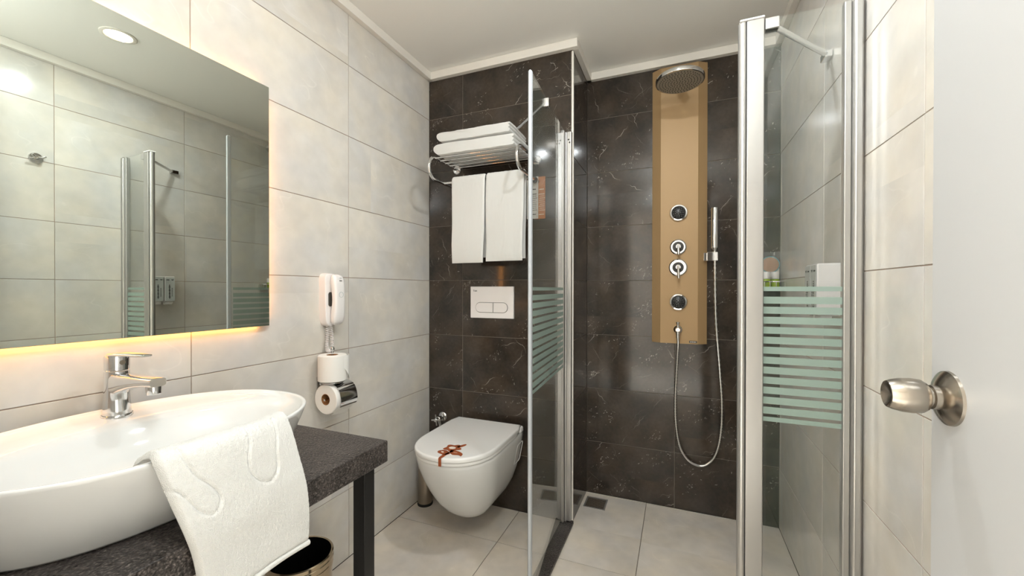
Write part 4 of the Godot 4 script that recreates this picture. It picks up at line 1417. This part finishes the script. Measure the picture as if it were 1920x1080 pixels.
# ------------------------------------------------------------------ shower
func build_shower() -> void:
	var zw := SHOWER_Z
	var zf := -0.300
	var t := thing("shower_tower", "tall bronze shower tower panel with chrome controls on the dark tile wall", "shower panel", Vector3(1.298, 0.866, zw))
	# bronze body: bevelled on both flanks, extruded upwards
	var sec := PackedVector2Array([Vector2(1.168, -zw), Vector2(1.168, -zw - 0.012), Vector2(1.211, -zf), Vector2(1.387, -zf), Vector2(1.430, -zw - 0.012), Vector2(1.430, -zw)])
	part("body", MB.new().prism(sec, 2.284 - 0.866, 0.0, xf_at(Vector3(0, 0.866, 0), Vector3(1, 0, 0), Vector3(0, 0, -1), Vector3(0, 1, 0))), M.bronze_panel, t)
	# maker's plate
	part("name_plate", MB.new().box(Vector3(1.366, 0.877, zf + 0.0008), Vector3(0.036, 0.011, 0.0016), 0.0005), M.black_plastic, t)
	var pl := MB.new()
	for k in 6:
		pl.box(Vector3(1.354 + k * 0.0048, 0.877, zf + 0.0018), Vector3(0.0032, 0.0052 - 0.0012 * (k % 2), 0.0004))
	part("plate_lettering", pl, M.white_card, t).set_meta("kind", "stuff")
	# body jets
	var jets := [1.532, 1.078]
	for y in jets:
		var o := Vector3(1.297, y, zf)
		var j := part("body_jet", MB.new().lathe(PackedVector2Array([Vector2(0.031, 0.006), Vector2(0.034, 0.011), Vector2(0.040, 0.010), Vector2(0.0435, 0.005), Vector2(0.0435, 0)]), 40, along(o, Vector3(0, 0, 1))), M.chrome, t)
		part("jet_face", MB.new().lathe(PackedVector2Array([Vector2(0, 0.016), Vector2(0.012, 0.015), Vector2(0.024, 0.011), Vector2(0.031, 0.006)]), 36, along(o, Vector3(0, 0, 1))), M.black_plastic, j)
		var dots := MB.new()
		for r in [0.008, 0.016, 0.023]:
			var cnt := int(r * 600)
			for k in cnt:
				var a: float = TAU * k / cnt
				dots.lathe(PackedVector2Array([Vector2(0, 0.0022), Vector2(0.0011, 0.0016), Vector2(0.0013, 0)]), 6, along(o + Vector3(cos(a) * r, sin(a) * r, 0.0155 - r * r * 8.0), Vector3(0, 0, 1)))
		var dn := part("jet_nozzles", dots, M.grey_plastic, j)
		dn.set_meta("kind", "stuff")
	# two lever valves
	for q in [[1.358, 0.040, 0.050], [1.254, 0.0445, 0.066]]:
		var o := Vector3(1.295, q[0], zf)
		var r: float = q[1]
		var vv := part("valve_rosette", MB.new().lathe(PackedVector2Array([Vector2(0.027, 0.010), Vector2(r - 0.006, 0.010), Vector2(r - 0.001, 0.006), Vector2(r, 0)]), 40, along(o, Vector3(0, 0, 1))), M.chrome, t)
		part("valve_face", MB.new().lathe(PackedVector2Array([Vector2(0, 0.012), Vector2(0.025, 0.012), Vector2(0.027, 0.008)]), 36, along(o, Vector3(0, 0, 1))), M.black_plastic, vv)
		part("valve_hub", MB.new().lathe(cyl(0.014, 0.030, 0.003), 28, along(o + Vector3(0, 0, 0.010), Vector3(0, 0, 1))), M.chrome, vv)
		part("valve_lever", MB.new().lathe(cyl(0.0068, q[2], 0.0012), 20, along(o + Vector3(0, 0.008, 0.036), Vector3(0.05, -1, 0.12))), M.chrome, vv)
	# hose outlet with diverter knob
	var oo := Vector3(1.295, 0.938, zf)
	var ot := part("hose_outlet", MB.new().lathe(PackedVector2Array([Vector2(0, 0.034), Vector2(0.010, 0.034), Vector2(0.013, 0.028), Vector2(0.014, 0.014), Vector2(0.020, 0.008), Vector2(0.021, 0.0)]), 28, along(oo, Vector3(0, 0, 1))).lathe(PackedVector2Array([Vector2(0.0105, 0.0), Vector2(0.0105, -0.018), Vector2(0.0085, -0.020), Vector2(0.0085, -0.034), Vector2(0, -0.034)]), 20, Transform3D(Basis(), oo + Vector3(0, -0.006, 0.024))), M.chrome, t)
	part("diverter_knob", MB.new().lathe(PackedVector2Array([Vector2(0.0055, 0.006), Vector2(0.0055, 0.024), Vector2(0.0075, 0.030), Vector2(0.0105, 0.036), Vector2(0.0085, 0.039), Vector2(0, 0.040)]), 20, Transform3D(Basis(), oo + Vector3(0, 0, 0.022))), M.chrome, ot)
	# overhead rose on an arm from the panel top
	var hc := Vector3(1.300, 2.098, -0.085)
	part("rose_arm", MB.new().box(Vector3(1.300, 2.155, -0.19), Vector3(0.040, 0.014, 0.235), 0.004).lathe(cyl(0.013, 0.035, 0.002), 24, Transform3D(Basis(), hc + Vector3(0, 0.012, 0))), M.chrome, t)
	var hx := Transform3D(Basis(Vector3(1, 0, 0), deg_to_rad(-3.0)), hc)
	var rose := part("shower_rose", MB.new().lathe(PackedVector2Array([Vector2(0.099, -0.004), Vector2(0.104, -0.003), Vector2(0.105, 0.0), Vector2(0.105, 0.012), Vector2(0.102, 0.016), Vector2(0.04, 0.022), Vector2(0, 0.023)]), 64, hx), M.chrome, t)
	part("rose_face", MB.new().lathe(PackedVector2Array([Vector2(0, -0.004), Vector2(0.099, -0.004)]), 64, hx), M.head_face, rose)
	var nz := MB.new()
	for rr in 8:
		var cnt := 1 if rr == 0 else rr * 6
		for k in cnt:
			var a: float = TAU * k / cnt + rr * 0.3
			nz.lathe(PackedVector2Array([Vector2(0, -0.0075), Vector2(0.0016, -0.007), Vector2(0.0019, -0.004)]), 6, hx * Transform3D(Basis(), Vector3(cos(a), 0, sin(a)) * rr * 0.0125))
	var ns := part("rose_nozzles", nz, M.nozzle, rose)
	ns.set_meta("kind", "stuff")
	# wall bracket for the hand shower
	part("hand_shower_bracket", MB.new().box(Vector3(1.452, 1.305, -0.296), Vector3(0.050, 0.045, 0.030), 0.003).box(Vector3(1.424, 1.305, -0.312), Vector3(0.022, 0.040, 0.022), 0.002), M.chrome, t)
	# hand shower and hose
	var hs := thing("hand_shower", "slim chrome stick hand shower with a hanging metal hose beside the bronze panel", "hand shower", Vector3(1.462, 1.30, -0.29))
	part("wand", MB.new().lathe(PackedVector2Array([Vector2(0, 0.0), Vector2(0.0075, 0.0), Vector2(0.0085, 0.012), Vector2(0.0165, 0.022), Vector2(0.0168, 0.216), Vector2(0.0155, 0.219), Vector2(0, 0.219)]), 28, Transform3D(Basis(), Vector3(1.462, 1.325, -0.289))), M.chrome, hs)
	var hose := smooth_path([Vector3(1.462, 1.330, -0.289), Vector3(1.463, 1.27, -0.291), Vector3(1.469, 1.0, -0.306), Vector3(1.487, 0.75, -0.318), Vector3(1.498, 0.57, -0.322), Vector3(1.493, 0.42, -0.322), Vector3(1.470, 0.315, -0.322), Vector3(1.432, 0.262, -0.321), Vector3(1.390, 0.249, -0.320), Vector3(1.340, 0.275, -0.319), Vector3(1.303, 0.345, -0.317), Vector3(1.286, 0.46, -0.313), Vector3(1.284, 0.60, -0.305), Vector3(1.291, 0.76, -0.290), Vector3(1.296, 0.86, -0.279), Vector3(1.295, 0.905, -0.276)], 40)
	var rad := PackedFloat32Array()
	for k in hose.size():
		rad.append(0.0066 + 0.0009 * (1.0 if k % 4 < 2 else -1.0))
	part("hose", MB.new().tube(hose, rad, 10), M.chrome, hs)
	# floor drain by the pillar
	var dc := Vector3(0.892, 0, -0.231)
	var d := thing("floor_drain", "small square dark floor drain grate in the shower corner", "drain", dc)
	part("frame", MB.new().box(dc + Vector3(0, 0.001, -0.052), Vector3(0.112, 0.003, 0.008)).box(dc + Vector3(0, 0.001, 0.052), Vector3(0.112, 0.003, 0.008)).box(dc + Vector3(-0.052, 0.001, 0), Vector3(0.008, 0.003, 0.096)).box(dc + Vector3(0.052, 0.001, 0), Vector3(0.008, 0.003, 0.096)), M.aluminium, d)
	part("well", MB.new().box(dc + Vector3(0, 0.0002, 0), Vector3(0.096, 0.0008, 0.096)), M.black_plastic, d)
	for k in 9:
		part("grate_bar", MB.new().box(dc + Vector3(0, 0.0014, -0.042 + k * 0.0105), Vector3(0.096, 0.0016, 0.004), 0.0005), M.steel, d)

# ------------------------------------------------------------------ glass screens
func stripes(parent: Node3D, xf: Transform3D, z0: float, z1: float, x: float) -> void:
	for k in 14:
		var top := 1.150 - k * 0.0283
		var h := 0.0125 if k == 0 or k == 13 else 0.0195
		part("frosted_stripe", MB.new().box(Vector3(x, top - h * 0.5, (z0 + z1) * 0.5), Vector3(0.0005, h, z1 - z0), 0.0, xf), M.frost, parent)

func build_screens() -> void:
	# dark granite threshold under the hinged panel
	var th := thing("shower_threshold", "narrow dark granite threshold strip between toilet floor and shower", "threshold", Vector3(0.799, 0, 0.31))
	part("strip", MB.new().box(Vector3(0.799, 0.0095, 0.3145), Vector3(0.060, 0.017, 0.623), 0.003), M.granite, th)
	# hinged glass panel, slightly turned off the wall line
	var a := Vector3(0.784, 0, 0.042)
	var b := Vector3(0.817, 0, 0.600)
	var dir := (b - a).normalized()
	var ln := a.distance_to(b)
	var xf := xf_at(a, Vector3(dir.z, 0, -dir.x), Vector3.UP, dir)
	var t := thing("glass_shower_door", "hinged clear glass shower door with frosted green stripes beside the toilet", "shower door", Vector3(0.80, 0.02, 0.0))
	part("glass_pane", MB.new().box(Vector3(0, 0.9625, ln * 0.5), Vector3(0.006, 1.885, ln - 0.004), 0.0, xf), M.glass, t)
	stripes(t, xf, 0.012, ln - 0.02, 0.0034)
	part("edge_seal", MB.new().box(Vector3(0, 0.9625, ln + 0.002), Vector3(0.014, 1.885, 0.020), 0.005, xf), M.white_profile, t)
	part("hinge_profile", MB.new().box(Vector3(-0.001, 0.9625, -0.002), Vector3(0.014, 1.885, 0.018), 0.004, xf), M.aluminium, t)
	part("hinge_tube", MB.new().lathe(cyl(0.0058, 1.878, 0.001), 20, Transform3D(Basis(), Vector3(0.7935, 0.02, 0.026))), M.aluminium, t)
	part("wall_profile", MB.new().box(Vector3(0.808, 0.962, 0.0145), Vector3(0.026, 1.885, 0.024), 0.006), M.aluminium, t)
	part("screw", MB.new().lathe(cyl(0.004, 0.002, 0.0005), 14, along(Vector3(0.806, 1.862, 0.026), Vector3(0, 0, 1))), M.black_plastic, t)
	part("screw", MB.new().lathe(cyl(0.004, 0.002, 0.0005), 14, along(Vector3(0.811, 1.848, 0.026), Vector3(0, 0, 1))), M.black_plastic, t)
	var bp := xf * Vector3(0, 1.893, 0.325)
	part("brace_clamp", MB.new().box(Vector3(0, 1.893, 0.325), Vector3(0.022, 0.036, 0.024), 0.003, xf), M.chrome, t)
	var br := part("brace_rod", MB.new().tube(PackedVector3Array([bp + Vector3(-0.006, 0.006, -0.006), Vector3(0.458, 1.912, 0.006)]), 0.0068, 14), M.chrome, t)
	part("brace_flange", MB.new().lathe(cyl(0.014, 0.010, 0.002), 24, along(Vector3(0.458, 1.912, 0.001), Vector3(0, 0, 1))), M.chrome, br)
	# fixed panel on the right wall
	var z := 0.600
	var s := thing("glass_shower_screen", "fixed glass shower screen with frosted green stripes and metal posts, on the right wall", "shower screen", Vector3(1.6, 0.02, z))
	var g := Transform3D(Basis(Vector3(0, 1, 0), PI / 2), Vector3(1.500, 0, z))   # local z runs along +x
	part("glass_pane", MB.new().box(Vector3(0, 0.9625, 0.11), Vector3(0.006, 1.885, 0.22), 0.0, g), M.glass, s)
	stripes(s, g, 0.010, 0.205, -0.0034)
	part("free_post", MB.new().box(Vector3(1.496, 0.962, z), Vector3(0.044, 1.888, 0.030), 0.003), M.aluminium, s)
	part("round_edge", MB.new().lathe(cyl(0.0125, 1.888, 0.001), 32, Transform3D(Basis(), Vector3(1.4665, 0.018, z))), M.aluminium, s)
	part("edge_gap", MB.new().box(Vector3(1.4742, 0.962, z), Vector3(0.003, 1.884, 0.024)), M.rubber, s)
	part("post_cap", MB.new().box(Vector3(1.488, 1.909, z), Vector3(0.062, 0.006, 0.032), 0.002), M.white_plastic, s)
	part("wall_profile", MB.new().box(Vector3(1.7305, 0.962, z), Vector3(0.027, 1.890, 0.040), 0.010), M.aluminium, s)
	part("wall_channel", MB.new().box(Vector3(1.709, 0.962, z), Vector3(0.018, 1.888, 0.022), 0.004), M.aluminium, s)
	part("brace_clamp", MB.new().box(Vector3(1.537, 1.888, z), Vector3(0.036, 0.034, 0.024), 0.003), M.chrome, s)
	var rd := part("brace_rod", MB.new().tube(PackedVector3Array([Vector3(1.540, 1.890, z - 0.008), Vector3(1.726, 1.889, 0.367)]), 0.008, 14), M.chrome, s)
	part("brace_flange", MB.new().box(Vector3(1.733, 1.889, 0.352), Vector3(0.022, 0.022, 0.044), 0.002), M.chrome, rd)

# ------------------------------------------------------------------ entrance door
func build_door() -> void:
	var d := structure("door_1")
	part("leaf", MB.new().box(Vector3(1.620, 1.022, 1.6215), Vector3(0.04, 2.028, 0.757), 0.003), M.door_white, d)
	var k := Vector3(1.600, 1.010, 1.282)
	var ax := along(k, Vector3(-1, 0, 0))
	var h := part("door_knob", MB.new().lathe(PackedVector2Array([Vector2(0.0115, 0.020), Vector2(0.013, 0.0215), Vector2(0.0175, 0.0225), Vector2(0.0205, 0.027), Vector2(0.0215, 0.036), Vector2(0.0208, 0.046), Vector2(0.0185, 0.055), Vector2(0.0165, 0.0595), Vector2(0.0155, 0.060), Vector2(0.010, 0.0565), Vector2(0, 0.0545)]), 56, ax), M.knob_nickel, d, "brushed nickel door knob")
	part("rosette", MB.new().lathe(PackedVector2Array([Vector2(0.012, 0.012), Vector2(0.019, 0.010), Vector2(0.028, 0.006), Vector2(0.0325, 0.003), Vector2(0.033, 0.0)]), 56, ax), M.knob_nickel, h)
	part("neck", MB.new().lathe(PackedVector2Array([Vector2(0.0145, 0.009), Vector2(0.0145, 0.017), Vector2(0.012, 0.018), Vector2(0.012, 0.024)]), 40, ax), M.knob_nickel, h)
	for y in [0.25, 1.05, 1.80]:
		part("hinge", MB.new().lathe(cyl(0.007, 0.09, 0.001), 16, Transform3D(Basis(), Vector3(1.646, y, 2.004))), M.steel, d)
